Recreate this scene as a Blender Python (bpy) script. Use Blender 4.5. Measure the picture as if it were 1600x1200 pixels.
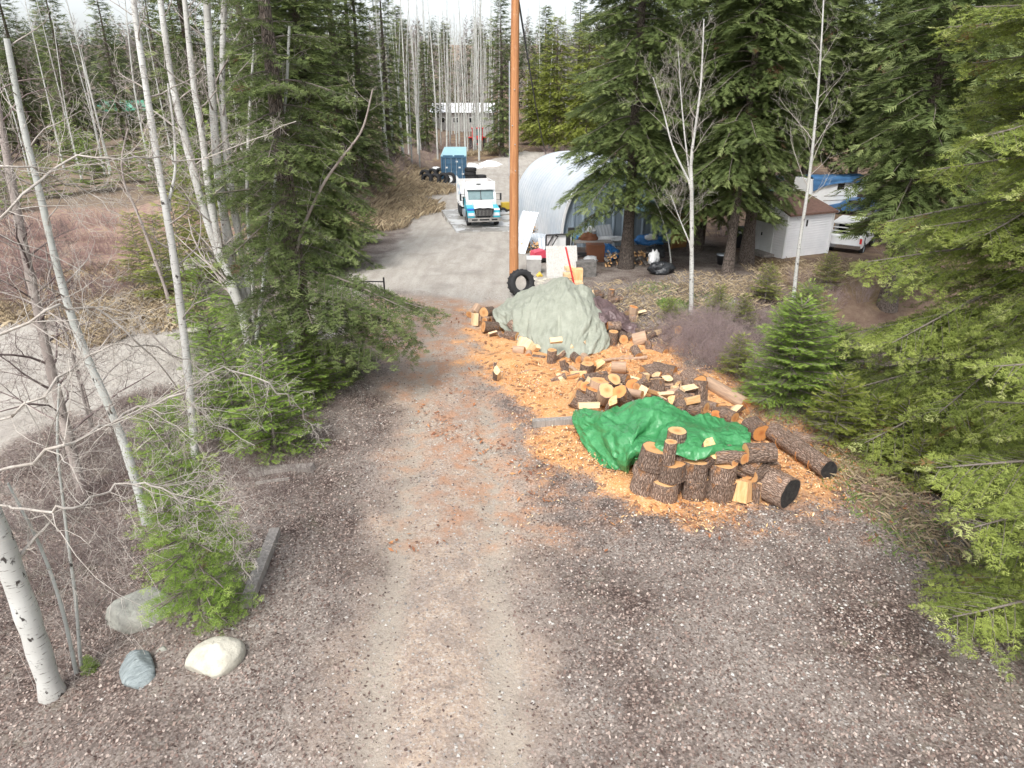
import bpy, math, random
import numpy as np
from mathutils import Vector, Matrix
from mathutils.geometry import tessellate_polygon

for o in list(bpy.data.objects): bpy.data.objects.remove(o)
sc = bpy.context.scene
COL = sc.collection
R = math.radians
# ------------------------------------------------------------------ camera, sky, sun, exposure
CAMH, PITCH, FPX = 7.2, R(23), 1067.0
cam = bpy.data.cameras.new('camera'); cam.sensor_width = 36; cam.lens = 24.0
cam.clip_start = 0.05; cam.clip_end = 3000
camo = bpy.data.objects.new('camera', cam); COL.objects.link(camo)
camo.location = (0, 0, CAMH); camo.rotation_euler = (math.pi/2 - PITCH, 0, 0)
sc.camera = camo
SUN_EL, SUN_AZ = 52, 200        # high, a little behind the viewer's left; overcast
w = bpy.data.worlds.new('World'); sc.world = w; w.use_nodes = True
wt = w.node_tree; bg = wt.nodes['Background']
sky = wt.nodes.new('ShaderNodeTexSky'); sky.sky_type = 'NISHITA'; sky.sun_disc = False
sky.sun_elevation = R(SUN_EL); sky.sun_rotation = R(SUN_AZ); sky.dust_density = 3.5; sky.ozone_density = 1.0
hs = wt.nodes.new('ShaderNodeHueSaturation'); hs.inputs['Saturation'].default_value = 0.3
wt.links.new(sky.outputs[0], hs.inputs['Color']); wt.links.new(hs.outputs[0], bg.inputs[0])
bg.inputs[1].default_value = 0.15
sl = bpy.data.lights.new('sun', 'SUN'); sl.energy = 1.15; sl.angle = R(16); sl.color = (1, .97, .92)
so = bpy.data.objects.new('sun', sl); COL.objects.link(so)
_a, _e = R(SUN_AZ), R(SUN_EL)
_sd = Vector((math.sin(_a)*math.cos(_e), math.cos(_a)*math.cos(_e), math.sin(_e)))
so.rotation_euler = _sd.to_track_quat('Z', 'Y').to_euler(); so.location = (0, 0, 60)
sc.view_settings.view_transform = 'Standard'; sc.view_settings.look = 'None'
sc.view_settings.exposure = 1.08; sc.view_settings.gamma = 1
try: sc.cycles.max_bounces = 6; sc.cycles.transparent_max_bounces = 6; sc.cycles.use_denoising = True
except Exception: pass

# ------------------------------------------------------------------ terrain
def ss(a, b, x):
    t = np.clip((np.asarray(x, float)-a)/(b-a), 0, 1); return t*t*(3-2*t)
def wob(x, y, s=1.0):
    return (np.sin(x*1.31*s+np.sin(y*.71*s)*1.7)+np.sin(y*1.07*s+1.3+np.sin(x*.93*s)*1.3)+.6*np.sin(x*2.7*s+y*2.1*s+.4)+.5*np.sin(y*3.9*s-x*1.9*s))/3.1
EY = [0, 8, 10, 12.2, 17, 23, 26, 30]; EX = [9.2, 8.6, 7.9, 7.1, 5.9, 6.2, 8.5, 12]
def terr(x, y):
    x = np.asarray(x, float); y = np.asarray(y, float)
    z = -0.04*np.clip(y-28, 0, 22) + .03*np.clip(y-85, 0, 60) + .10*np.clip(y-150, 0, 1e4)
    z = z + 2.3*ss(-8.2, -13.5, x+.04*(y-50))*ss(-30, -20, x)*ss(37, 47, y)*(1-.5*ss(75, 95, y))
    z = z - 1.25*ss(.2, 3.6, x-np.interp(y, EY, EX))*(1-ss(23, 28, y))
    z = z - .55*ss(-4.3, -6.6, x)*(1-ss(11.5, 15, y))
    road = ss(10, 8, np.abs(x-(y-10)*.02))
    cl = -.9-.06*(y-6); z = z-.045*np.exp(-((np.abs(x-cl)-.85)/.25)**2)*ss(3, 6, y)*(1-ss(20, 24, y))+.03*np.exp(-((x-cl)/.4)**2)*(1-ss(20, 24, y))
    z = z + .05*wob(x*.7, y*.7) + .02*wob(x*2.9, y*2.9) + .25*wob(x*.21, y*.17)*ss(6, 13, np.abs(x))*ss(14, 24, y)
    return z
def tz(x, y): return float(terr(x, y))
_f = np.array((0, math.cos(PITCH), -math.sin(PITCH))); _u = np.array((0, math.sin(PITCH), math.cos(PITCH)))
def ray(px, py): return _f + np.array((1., 0, 0))*((px-800)/FPX) + _u*(-(py-600)/FPX)
def at(px, py, h=0.0):
    """point h above the terrain that the photograph shows at pixel px, py"""
    d = ray(px, py); t0 = 1.0
    ts = np.geomspace(2, 500, 900); P = ts[:, None]*d; z = CAMH+P[:, 2]-terr(P[:, 0], P[:, 1])-h
    k = np.argmax(z < 0) if (z < 0).any() else len(ts)-1
    a, b = ts[max(k-1, 0)], ts[k]
    for _ in range(25):
        m = (a+b)/2; p = d*m
        if CAMH+p[2]-tz(p[0], p[1])-h < 0: b = m
        else: a = m
    p = d*b; return Vector((p[0], p[1], CAMH+p[2]))
def ad(px, py, Y):
    d = ray(px, py); p = d*(Y/d[1]); return Vector((p[0], p[1], CAMH+p[2]))
def gv(x, y, h=0.0): return Vector((x, y, tz(x, y)+h))

# ------------------------------------------------------------------ mesh builder
class G:
    def __init__(s): s.V = []; s.F = []; s.n = 0; s.sm = []; s.var = []
    def add(s, V, F, m=0, smooth=False, var=None):
        V = np.asarray(V, float).reshape(-1, 3)
        s.V.append(V)
        s.var.append(np.full(len(V), .5) if var is None else np.broadcast_to(np.asarray(var, float), (len(V),)).copy())
        if isinstance(F, np.ndarray): s.F.append((F+s.n, m, smooth))
        else:
            for k in (3, 4):
                L = [f for f in F if len(f) == k]
                if L: s.F.append((np.array(L)+s.n, m, smooth))
        s.n += len(V); return s
    def xf(s, M):
        M = np.array(M); s.V = [v@M[:3, :3].T+M[:3, 3] for v in s.V]; return s
    def box(s, c, d, rot=None, m=0, taper=None, var=None):
        x, y, z = [q/2 for q in d]
        V = np.array([(-x,-y,-z),(x,-y,-z),(x,y,-z),(-x,y,-z),(-x,-y,z),(x,-y,z),(x,y,z),(-x,y,z)], float)
        if taper: V[4:, 0] *= taper[0]; V[4:, 1] *= taper[1]
        if rot is not None: V = V@np.array(rot.to_matrix() if hasattr(rot, 'to_matrix') else rot).T
        return s.add(V+np.array(c), [(0,3,2,1),(4,5,6,7),(0,1,5,4),(1,2,6,5),(2,3,7,6),(3,0,4,7)], m, var=var)
    def tube(s, P, rad, k=6, m=0, smooth=True, cap=True, var=None):
        P = np.asarray(P, float); n = len(P); rad = np.broadcast_to(np.asarray(rad, float), (n,))
        T = np.gradient(P, axis=0); T /= np.linalg.norm(T, axis=1)[:, None]+1e-9
        ref = np.array((0, 0, 1.)) if abs(T[0][2]) < .9 else np.array((1., 0, 0))
        A = np.cross(T, ref); A /= np.linalg.norm(A, axis=1)[:, None]+1e-9; B = np.cross(T, A)
        th = np.arange(k)*2*math.pi/k
        V = P[:, None]+rad[:, None, None]*(np.cos(th)[None, :, None]*A[:, None]+np.sin(th)[None, :, None]*B[:, None])
        i = np.arange(n-1)[:, None]*k; j = np.arange(k)[None]; j2 = (j+1) % k
        F = np.stack([i+j, i+j2, i+k+j2, i+k+j], -1).reshape(-1, 4)
        s.add(V.reshape(-1, 3), F, m, smooth, var=var)
        if cap and rad[0] > .004:
            for q, o in ((0, 0), (n-1, 1)):
                if rad[q] < .003: continue
                W = np.vstack([V[q], P[q][None]])
                F = [(a, (a+1) % k, k) if o else ((a+1) % k, a, k) for a in range(k)]
                s.add(W, F, m, var=var)
        return s
    def cyl(s, a, b, r, r2=None, k=12, m=0, smooth=True, cap=True):
        return s.tube([a, b], [r, r if r2 is None else r2], k, m, smooth, cap)
    def lathe(s, prof, k=20, M=None, m=0, smooth=True):
        """prof: (r, h) pairs about local z"""
        pr = np.array(prof, float); n = len(pr); th = np.arange(k)*2*math.pi/k
        V = np.stack([pr[:, 0][:, None]*np.cos(th), pr[:, 0][:, None]*np.sin(th), np.repeat(pr[:, 1][:, None], k, 1)], -1).reshape(-1, 3)
        if M is not None: M = np.array(M); V = V@M[:3, :3].T+M[:3, 3]
        i = np.arange(n-1)[:, None]*k; j = np.arange(k)[None]; j2 = (j+1) % k
        return s.add(V, np.stack([i+j, i+j2, i+k+j2, i+k+j], -1).reshape(-1, 4), m, smooth)
    def prism(s, poly, a, b, axis=0, m=0):
        """poly of 2D points in the plane normal to axis, extruded from a to b"""
        n = len(poly); V = []
        for q in (a, b):
            for (u, v) in poly: V.append({0: (q, u, v), 1: (u, q, v), 2: (u, v, q)}[axis])
        F = [(i, (i+1) % n, n+(i+1) % n, n+i) for i in range(n)]
        tri = tessellate_polygon([[Vector((u, v, 0)) for u, v in poly]])
        F += [tuple(t) for t in tri]+[tuple(n+q for q in t[::-1]) for t in tri]
        return s.add(V, F, m)
    def build(s, name, mats, parent=None, loc=None):
        me = bpy.data.meshes.new(name)
        V = np.vstack(s.V); me.vertices.add(len(V)); me.vertices.foreach_set('co', V.ravel().astype(np.float32))
        nl = sum(f.size for f, _, _ in s.F); nf = sum(len(f) for f, _, _ in s.F)
        me.loops.add(nl); me.polygons.add(nf)
        me.loops.foreach_set('vertex_index', np.concatenate([f.ravel() for f, _, _ in s.F]).astype(np.int32))
        tot = np.concatenate([np.full(len(f), f.shape[1]) for f, _, _ in s.F]); st = np.concatenate([[0], np.cumsum(tot)[:-1]])
        me.polygons.foreach_set('loop_start', st.astype(np.int32))
        me.polygons.foreach_set('material_index', np.concatenate([np.full(len(f), m) for f, m, _ in s.F]).astype(np.int32))
        me.polygons.foreach_set('use_smooth', np.concatenate([np.full(len(f), sm) for f, _, sm in s.F]))
        if not isinstance(mats, (list, tuple)): mats = [mats]
        for q in mats: me.materials.append(q)
        at_ = me.attributes.new('var', 'FLOAT', 'POINT'); at_.data.foreach_set('value', np.concatenate(s.var).astype(np.float32))
        me.update(calc_edges=True); me.validate()
        o = bpy.data.objects.new(name, me); COL.objects.link(o)
        if parent is not None: o.parent = parent
        if loc is not None: o.location = loc
        return o
def tag(o, label=None, cat=None, group=None, kind=None):
    if label: o['label'] = label
    if cat: o['category'] = cat
    if group: o['group'] = group
    if kind: o['kind'] = kind
    return o
def thing(name, label, cat, loc=(0, 0, 0), rz=0, group=None):
    o = bpy.data.objects.new(name, None); COL.objects.link(o); o.location = loc; o.rotation_euler = (0, 0, rz)
    return tag(o, label, cat, group)
def dup(o, loc=None, rz=None, scale=None, label=None, group=None, parent=None):
    c = o.copy(); COL.objects.link(c); c.parent = parent
    if loc is not None: c.location = loc
    if rz is not None: c.rotation_euler = (0, 0, rz)
    if scale is not None: c.scale = scale if hasattr(scale, '__len__') else (scale,)*3
    if label: c['label'] = label
    if group: c['group'] = group
    for ch in list(o.children): dup(ch, parent=c)
    return c

# ------------------------------------------------------------------ materials
def newmat(name):
    m = bpy.data.materials.new(name); m.use_nodes = True
    return m, m.node_tree, m.node_tree.nodes['Principled BSDF']
def nd(t, typ, ins=None, **kw):
    n = t.nodes.new(typ)
    for k, v in kw.items(): setattr(n, k, v)
    for k, v in (ins or {}).items():
        if isinstance(v, bpy.types.NodeSocket): t.links.new(v, n.inputs[k])
        else: n.inputs[k].default_value = v
    return n
def c4(c): return (c[0], c[1], c[2], 1)
def mixc(t, f, a, b):
    n = nd(t, 'ShaderNodeMix', data_type='RGBA')
    for k, v in ((0, f), (6, a), (7, b)):
        if isinstance(v, bpy.types.NodeSocket): t.links.new(v, n.inputs[k])
        else: n.inputs[k].default_value = v if k == 0 else c4(v)
    return n.outputs[2]
def math_(t, op, a, b=None, c=None):
    n = nd(t, 'ShaderNodeMath', operation=op)
    for i, v in enumerate((a, b, c)):
        if v is None: continue
        if isinstance(v, bpy.types.NodeSocket): t.links.new(v, n.inputs[i])
        else: n.inputs[i].default_value = v
    return n.outputs[0]
def rng(t, v, a, b, c=0, d=1):
    n = nd(t, 'ShaderNodeMapRange', {0: v, 1: a, 2: b, 3: c, 4: d}); return n.outputs[0]
def noise(t, vec, scale, detail=4, rough=.6):
    return nd(t, 'ShaderNodeTexNoise', {'Vector': vec, 'Scale': scale, 'Detail': detail, 'Roughness': rough}).outputs[0]
def mapping(t, sc_, src='Object'):
    tc = nd(t, 'ShaderNodeTexCoord')
    return nd(t, 'ShaderNodeMapping', {'Vector': tc.outputs[src], 'Scale': sc_}).outputs[0]
def bumpn(t, bs, h, dist, strength=1):
    b = nd(t, 'ShaderNodeBump', {'Height': h, 'Distance': dist, 'Strength': strength}); t.links.new(b.outputs[0], bs.inputs['Normal'])
def pm(name, c1, c2=None, scale=6, rough=.75, bump=0, metal=0, stretch=(1, 1, 1), lo=.35, hi=.65, rnd=0):
    m, t, b = newmat(name); c2 = c2 or tuple(q*.72 for q in c1)
    v = mapping(t, stretch); n = noise(t, v, scale, 5, .65)
    col = mixc(t, rng(t, n, lo, hi), c1, c2)
    if rnd:
        oi = nd(t, 'ShaderNodeObjectInfo'); h = nd(t, 'ShaderNodeHueSaturation', {'Color': col, 'Value': rng(t, oi.outputs['Random'], 0, 1, 1-rnd, 1+rnd)}); col = h.outputs[0]
    t.links.new(col, b.inputs['Base Color']); b.inputs['Roughness'].default_value = rough; b.inputs['Metallic'].default_value = metal
    if bump: bumpn(t, b, n, bump)
    return m
M = {}
def needle_mat(name, dark, light, tip, brown=(.10, .06, .03)):
    m, t, b = newmat(name)
    a = nd(t, 'ShaderNodeAttribute', attribute_name='var').outputs['Fac']
    v = mapping(t, (1, 1, 1)); n = noise(t, v, 1.3, 3)
    x = math_(t, 'ADD', math_(t, 'MULTIPLY', a, .75), math_(t, 'MULTIPLY', n, .5))
    c = mixc(t, rng(t, x, .35, .85), dark, light); c = mixc(t, rng(t, a, .74, .95), c, tip)
    c = mixc(t, rng(t, a, .035, .015), c, brown)
    t.links.new(c, b.inputs['Base Color']); b.inputs['Roughness'].default_value = .55; b.inputs['Specular IOR Level'].default_value = .3
    tr = nd(t, 'ShaderNodeBsdfTranslucent', {'Color': c}); mx = nd(t, 'ShaderNodeMixShader', {0: .35, 1: b.outputs[0], 2: tr.outputs[0]})
    t.links.new(mx.outputs[0], t.nodes['Material Output'].inputs[0]); return m
M['fir'] = needle_mat('fir_needles', (.075, .108, .034), (.165, .21, .07), (.28, .33, .13))
M['fir_near'] = needle_mat('fir_needles_fresh', (.15, .20, .045), (.36, .42, .10), (.52, .55, .23), (.26, .15, .06))
M['fir_young'] = needle_mat('young_fir_needles', (.13, .22, .035), (.27, .39, .07), (.40, .50, .14))
M['cedar'] = needle_mat('yellow_green_needles', (.14, .17, .03), (.27, .31, .06), (.38, .41, .10))
def bark_mat(name, c1, c2, sc1=(7, 7, 1.6), scale=3, bump=.03, crack=(.02, .015, .012), patch=None):
    m, t, b = newmat(name); v = mapping(t, sc1); n = noise(t, v, scale, 6, .7)
    vo = nd(t, 'ShaderNodeTexVoronoi', {'Vector': v, 'Scale': scale*1.3}, feature='DISTANCE_TO_EDGE').outputs[0]
    c = mixc(t, rng(t, n, .35, .65), c1, c2); c = mixc(t, rng(t, vo, .0, .14), crack, c)
    if patch: c = mixc(t, rng(t, noise(t, mapping(t, (6, 6, 3)), 1.1, 4), .58, .68, 0, .75), c, patch)
    oi = nd(t, 'ShaderNodeObjectInfo'); h = nd(t, 'ShaderNodeHueSaturation', {'Color': c, 'Value': rng(t, oi.outputs['Random'], 0, 1, .75, 1.3)})
    t.links.new(h.outputs[0], b.inputs['Base Color']); b.inputs['Roughness'].default_value = .9
    bumpn(t, b, math_(t, 'ADD', rng(t, vo, 0, .25), math_(t, 'MULTIPLY', n, .6)), bump); return m
M['bark_fir'] = bark_mat('fir_bark', (.17, .13, .105), (.26, .215, .185))
M['bark_twig'] = pm('twig_bark', (.22, .19, .16), (.12, .10, .085), 9)
M['bark_log'] = bark_mat('log_bark', (.22, .135, .09), (.39, .295, .235), (11, 11, 2.6), 2.6, .02, (.07, .042, .03), (.42, .20, .08))
def birch_mat(name, base, grey, dens=.595):
    m, t, b = newmat(name); v = mapping(t, (3, 3, 22)); n = noise(t, v, 2.2, 4, .6)
    v2 = mapping(t, (5, 5, 3)); n2 = noise(t, v2, 1.6, 4, .6); v3 = mapping(t, (1, 1, 1)); n3 = noise(t, v3, .9, 2)
    c = mixc(t, rng(t, n3, .35, .7), base, grey); c = mixc(t, rng(t, n, dens, dens+.06), c, (.10, .08, .07))
    c = mixc(t, rng(t, n2, .63, .67), c, (.05, .042, .038))
    t.links.new(c, b.inputs['Base Color']); b.inputs['Roughness'].default_value = .7; bumpn(t, b, n, .006); return m
M['birch'] = birch_mat('white_birch_bark', (.56, .56, .53), (.40, .39, .36))
M['aspen'] = birch_mat('pale_aspen_bark', (.50, .51, .48), (.34, .35, .32), .62)
M['greytree'] = birch_mat('grey_brown_bark', (.36, .31, .28), (.24, .20, .18), .62)
M['twig_grey'] = pm('bare_twig_bark', (.42, .38, .34), (.26, .22, .20), 6)
M['twig_dark'] = pm('dark_bare_twig_bark', (.20, .15, .14), (.12, .09, .085), 6)
M['twig_pale'] = pm('pale_bare_twig_bark', (.50, .46, .41), (.34, .30, .26), 6)
M['brush'] = pm('purple_grey_brush', (.36, .28, .27), (.22, .16, .155), 3)
M['brush_red'] = pm('red_osier_brush', (.34, .22, .20), (.22, .14, .13), 3)
M['drygrass'] = pm('dry_straw', (.50, .38, .22), (.33, .24, .13), 2)
M['grass'] = pm('green_grass_blades', (.16, .24, .06), (.09, .14, .03), 3)
def wood_end(name, a, bcol, heart):
    m, t, b = newmat(name); v = mapping(t, (1, 1, .0)); ln = nd(t, 'ShaderNodeVectorMath', {0: v}, operation='LENGTH').outputs['Value']
    nn = noise(t, v, 5, 3); r = math_(t, 'ADD', ln, math_(t, 'MULTIPLY', nn, .03)); rings = math_(t, 'SINE', math_(t, 'MULTIPLY', r, 420.))
    oi = nd(t, 'ShaderNodeObjectInfo'); base = mixc(t, oi.outputs['Random'], a, bcol)
    c = mixc(t, rng(t, rings, -1, 1, 0, .4), base, heart); c = mixc(t, rng(t, math_(t, 'ADD', ln, math_(t, 'MULTIPLY', nn, .06)), .13, .05), c, heart)
    n2 = noise(t, mapping(t, (1, 1, 1)), 22, 5); c = mixc(t, rng(t, n2, .5, .8, 0, .35), c, (.22, .10, .04))
    t.links.new(c, b.inputs['Base Color']); b.inputs['Roughness'].default_value = .8; bumpn(t, b, n2, .004); return m
M['end'] = wood_end('sawn_end_grain', (.60, .32, .13), (.66, .42, .20), (.46, .20, .07))
M['end_dark'] = wood_end('orange_sawn_end_grain', (.58, .25, .08), (.62, .30, .10), (.40, .14, .04))
M['char'] = pm('charred_end', (.012, .012, .013), (.04, .038, .036), 14, .95, .02)
M['split'] = pm('split_wood', (.74, .50, .27), (.58, .31, .12), 4, .8, .006, stretch=(5, 5, .7), rnd=.15)
M['split_pale'] = pm('pale_split_wood', (.76, .58, .36), (.64, .43, .23), 4, .8, .006, stretch=(5, 5, .7), rnd=.1)
M['peeled'] = pm('peeled_log_surface', (.48, .33, .22), (.30, .20, .14), 3, .8, .01, stretch=(5, 5, .8))
M['weather'] = pm('weathered_grey_timber', (.36, .33, .30), (.20, .18, .16), 3, .9, .01, stretch=(6, 6, .6))
# ------------------------------------------------------------------ the ground, one sheet split where its surfaces change
def wpoly(pp): return np.array([tuple(at(a, b))[:2] for a, b in pp])
P_ROAD = wpoly([(525, 470), (600, 456), (700, 466), (800, 474), (862, 462), (905, 440), (850, 405), (838, 380), (812, 352), (812, 300), (850, 255), (900, 250), (960, 246), (960, 241), (860, 238), (815, 236), (800, 232), (783, 234), (783, 245), (755, 252), (700, 258), (650, 292), (668, 304), (648, 322), (640, 345), (632, 368), (612, 392), (570, 416), (520, 432)])
P_SIDE = wpoly([(-500, 520), (-100, 505), (100, 511), (280, 508), (400, 500), (520, 474), (540, 500), (520, 528), (420, 558), (300, 598), (200, 622), (100, 658), (0, 698), (-300, 850)])
P_SIDE2 = wpoly([(100, 512), (215, 508), (240, 452), (300, 424), (370, 400), (420, 380), (400, 368), (300, 395), (190, 428), (110, 462), (20, 500)])
P_DRIVE = wpoly([(500, 1330), (545, 1010), (590, 820), (608, 660), (590, 560), (580, 505), (590, 462), (700, 456), (830, 466), (770, 540), (770, 600), (812, 680), (838, 760), (842, 900), (835, 1330)])
P_SAW = wpoly([(735, 490), (735, 530), (745, 575), (790, 600), (822, 645), (850, 695), (880, 742), (945, 772), (1000, 795), (1100, 800), (1190, 795), (1260, 772), (1345, 752), (1400, 748), (1330, 705), (1260, 672), (1195, 628), (1130, 592), (1078, 570), (1058, 545), (1010, 540), (940, 530), (850, 520)])
P_DUST = wpoly([(590, 465), (560, 520), (640, 600), (640, 740), (680, 830), (800, 860), (900, 800), (1250, 820), (1420, 800), (1480, 760), (1250, 640), (1100, 570), (1080, 520), (960, 500), (760, 460)])
def sdist(x, y, P):
    d = np.full(x.shape, 1e9); ins = np.zeros(x.shape, bool); n = len(P)
    for i in range(n):
        ax, ay = P[i]; bx, by = P[(i+1) % n]; ex, ey = bx-ax, by-ay
        t = np.clip(((x-ax)*ex+(y-ay)*ey)/(ex*ex+ey*ey+1e-12), 0, 1)
        d = np.minimum(d, np.hypot(x-ax-t*ex, y-ay-t*ey))
        c = ((ay > y) != (by > y)) & (x < (bx-ax)*(y-ay)/(by-ay+1e-12)+ax); ins ^= c
    return np.where(ins, d, -d)
def masks(x, y):
    jw = .5*wob(x*1.7, y*1.7)+.25*wob(x*4.3+3, y*4.1)
    f = lambda P, wd, j=1.: np.clip(.5+(sdist(x, y, P)+jw*j*min(1, wd))/wd, 0, 1)
    return dict(road=np.maximum(f(P_ROAD, 1.8), np.maximum(f(P_SIDE, 1.0), f(P_SIDE2, .9))), drive=f(P_DRIVE, 1.5), saw=f(P_SAW, 1.5, 1.3), dust=f(P_DUST, 2.2, 2.), rut=np.exp(-((np.abs(x+.9+.06*(y-6))-.85)/.3)**2)*(1-ss(20, 25, y)),
                red=ss(-11, -15, x)*ss(25, 29, y)*(1-ss(50, 60, y)), wood=np.maximum(ss(9, 13, x)*ss(22, 27, y), ss(75, 95, y)), bank=ss(-7.6, -9, x+.04*(y-50))*ss(38, 44, y))
def axis_(lo, hi, s0, k):
    a = [0.]
    while a[-1] < hi: a.append(a[-1]+max(s0, k*a[-1]))
    b = [0.]
    while b[-1] < -lo: b.append(b[-1]+max(s0, k*b[-1]))
    return np.array([-q for q in b[:0:-1]]+a)
xs = axis_(-330, 330, .14, .017); ys = axis_(-3, 520, .14, .013)
X, Y = np.meshgrid(xs, ys); Z = terr(X, Y)
mk_ = masks(X, Y)
near = np.exp(-((Y-12)/14)**2)
Z += near*.012*(np.random.RandomState(1).rand(*X.shape)-.5)
Z += .10*ss(.35, 1, mk_['saw'])*ss(.3, 1, np.clip(.5+.7*wob(X*1.3, Y*1.5), 0, 1))      # sawdust lies thicker in places
ny, nx = X.shape; VV = np.stack([X, Y, Z], -1).reshape(-1, 3)
ii = (np.arange(ny-1)[:, None]*nx+np.arange(nx-1)[None]).ravel()
FF = np.stack([ii, ii+1, ii+nx+1, ii+nx], 1)
cx = VV[FF].mean(1)[:, 0]; cy = VV[FF].mean(1)[:, 1]
jit = .3*wob(cx*1.7, cy*1.7)
reg = np.zeros(len(FF), int)
reg[sdist(cx, cy, P_DRIVE)+jit > 0] = 1
reg[sdist(cx, cy, P_SIDE)+jit > 0] = 3; reg[sdist(cx, cy, P_SIDE2)+jit*.5 > 0] = 3
reg[sdist(cx, cy, P_ROAD)+jit > 0] = 2
reg[sdist(cx, cy, P_SAW)+jit*.6 > .1] = 4
reg[(reg == 0) & (cy > 150)] = 5
def ground_mat():
    m, t, b = newmat('ground_surface'); A = lambda n: nd(t, 'ShaderNodeAttribute', attribute_name=n).outputs['Fac']
    v = mapping(t, (1, 1, 1)); vo = lambda s: nd(t, 'ShaderNodeTexVoronoi', {'Vector': v, 'Scale': s, 'Randomness': 1.})
    nb = noise(t, v, .45, 4); nm = noise(t, v, 2.3, 5, .65); nf = noise(t, v, 14, 5, .7); nff = noise(t, v, 60, 3, .7)
    vd = nd(t, 'ShaderNodeVectorMath', {0: v}, operation='ADD'); nv = nd(t, 'ShaderNodeTexNoise', {'Vector': v, 'Scale': 9.}); t.links.new(nd(t, 'ShaderNodeVectorMath', {0: nv.outputs[1], 1: (.09, .09, 0)}, operation='MULTIPLY').outputs[0], vd.inputs[1])
    v1 = nd(t, 'ShaderNodeTexVoronoi', {'Vector': vd.outputs[0], 'Scale': 23.}); v2 = vo(34.); v3 = vo(9.)
    r1 = nd(t, 'ShaderNodeSeparateColor', {0: v1.outputs['Color']}).outputs; r2 = nd(t, 'ShaderNodeSeparateColor', {0: v2.outputs['Color']}).outputs
    r3 = nd(t, 'ShaderNodeSeparateColor', {0: v3.outputs['Color']}).outputs
    # leaf litter
    lit = mixc(t, rng(t, r1[0], .1, .9), (.085, .060, .052), (.26, .20, .17)); lit = mixc(t, rng(t, r1[1], .72, .98), lit, (.40, .33, .285))
    lit = mixc(t, rng(t, v1.outputs['Distance'], .30, .55, 0, .8), lit, (.05, .035, .03)); lit = mixc(t, rng(t, r2[0], .8, .86, 0, .6), lit, (.24, .19, .17))
    lit = mixc(t, rng(t, nb, .40, .62, 0, .35), lit, (.15, .125, .11)); lit = mixc(t, rng(t, nm, .56, .68, 0, .45), lit, (.10, .10, .045))
    # pale stone chips mixed with litter
    chips = mixc(t, rng(t, r2[1], .1, .9), (.17, .14, .12), (.36, .315, .28)); chips = mixc(t, rng(t, r2[2], .88, .97), chips, (.42, .38, .345))
    lit = mixc(t, rng(t, math_(t, 'ADD', nb, math_(t, 'MULTIPLY', nm, .4)), .55, .80, 0, .85), lit, chips)
    # driveway track
    drv = mixc(t, rng(t, nm, .3, .7), (.45, .355, .275), (.34, .265, .215)); drv = mixc(t, rng(t, r2[0], .55, .95, 0, .55), drv, (.52, .48, .44)); drv = mixc(t, rng(t, r2[1], .78, .95, 0, .45), drv, (.15, .11, .098))
    drv = mixc(t, rng(t, nf, .52, .64, 0, .55), drv, (.19, .15, .135))
    # compacted gravel
    vs = mapping(t, (1.6, .35, 1)); nst = noise(t, vs, 1.1, 5, .6)
    rd = mixc(t, rng(t, nst, .35, .65), (.43, .40, .355), (.31, .28, .24)); rd = mixc(t, rng(t, nf, .35, .7, 0, .45), rd, (.50, .475, .44)); rd = mixc(t, rng(t, r2[0], .85, .95, 0, .5), rd, (.16, .145, .135))
    rd = mixc(t, rng(t, nb, .55, .68, 0, .5), rd, (.24, .215, .195)); wv = nd(t, 'ShaderNodeTexWave', {'Vector': mapping(t, (1, .22, 1)), 'Scale': .55, 'Distortion': 7., 'Detail': 3., 'Detail Scale': .7}).outputs['Fac']; rd = mixc(t, rng(t, wv, .55, .95, 0, .12), rd, (.235, .215, .19)); rd = mixc(t, rng(t, nff, .6, .72, 0, .5), rd, (.20, .18, .16))
    # sawdust
    sw = mixc(t, rng(t, nm, .35, .65), (.67, .325, .125), (.74, .43, .21)); sw = mixc(t, rng(t, nf, .3, .7, 0, .5), sw, (.50, .21, .07)); sw = mixc(t, rng(t, r2[0], .8, .9, 0, .55), sw, (.76, .58, .38)); sw = mixc(t, rng(t, r3[1], .90, .94, 0, .7), sw, (.16, .075, .045))
    # forest floor
    ff = mixc(t, rng(t, nm, .35, .65), (.13, .085, .065), (.20, .145, .105)); ff = mixc(t, rng(t, nb, .5, .62), ff, (.27, .195, .115)); ff = mixc(t, rng(t, nf, .5, .7, 0, .5), ff, (.075, .05, .04))
    bk = mixc(t, rng(t, nm, .4, .6), (.27, .21, .14), (.17, .125, .105))
    rdd = mixc(t, rng(t, nm, .4, .6), (.27, .17, .15), (.36, .27, .19))
    th = lambda a, w_=.16, amp=.9: rng(t, math_(t, 'ADD', a, math_(t, 'MULTIPLY', math_(t, 'SUBTRACT', math_(t, 'ADD', math_(t, 'MULTIPLY', nm, .6), math_(t, 'MULTIPLY', nf, .4)), .5), amp)), .5-w_, .5+w_)
    c = mixc(t, th(A('wood')), lit, ff); c = mixc(t, th(A('bank')), c, bk); c = mixc(t, th(A('red')), c, rdd)
    drv = mixc(t, math_(t, 'MULTIPLY', th(A('rut'), .3), .75), drv, mixc(t, nf, (.42, .375, .31), (.33, .285, .24))); drv = mixc(t, math_(t, 'MULTIPLY', math_(t, 'SUBTRACT', 1., A('rut')), rng(t, math_(t, 'ADD', nm, nb), .95, 1.2, 0, .6)), drv, lit); c = mixc(t, th(A('drive'), .3), c, drv)
    dl = mixc(t, nf, (.42, .16, .075), (.64, .33, .15))
    dfac = math_(t, 'MULTIPLY', th(A('dust'), .25), rng(t, math_(t, 'ADD', nm, math_(t, 'MULTIPLY', nff, .25)), .55, .76, 0, .5)); c = mixc(t, dfac, c, dl)
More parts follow.
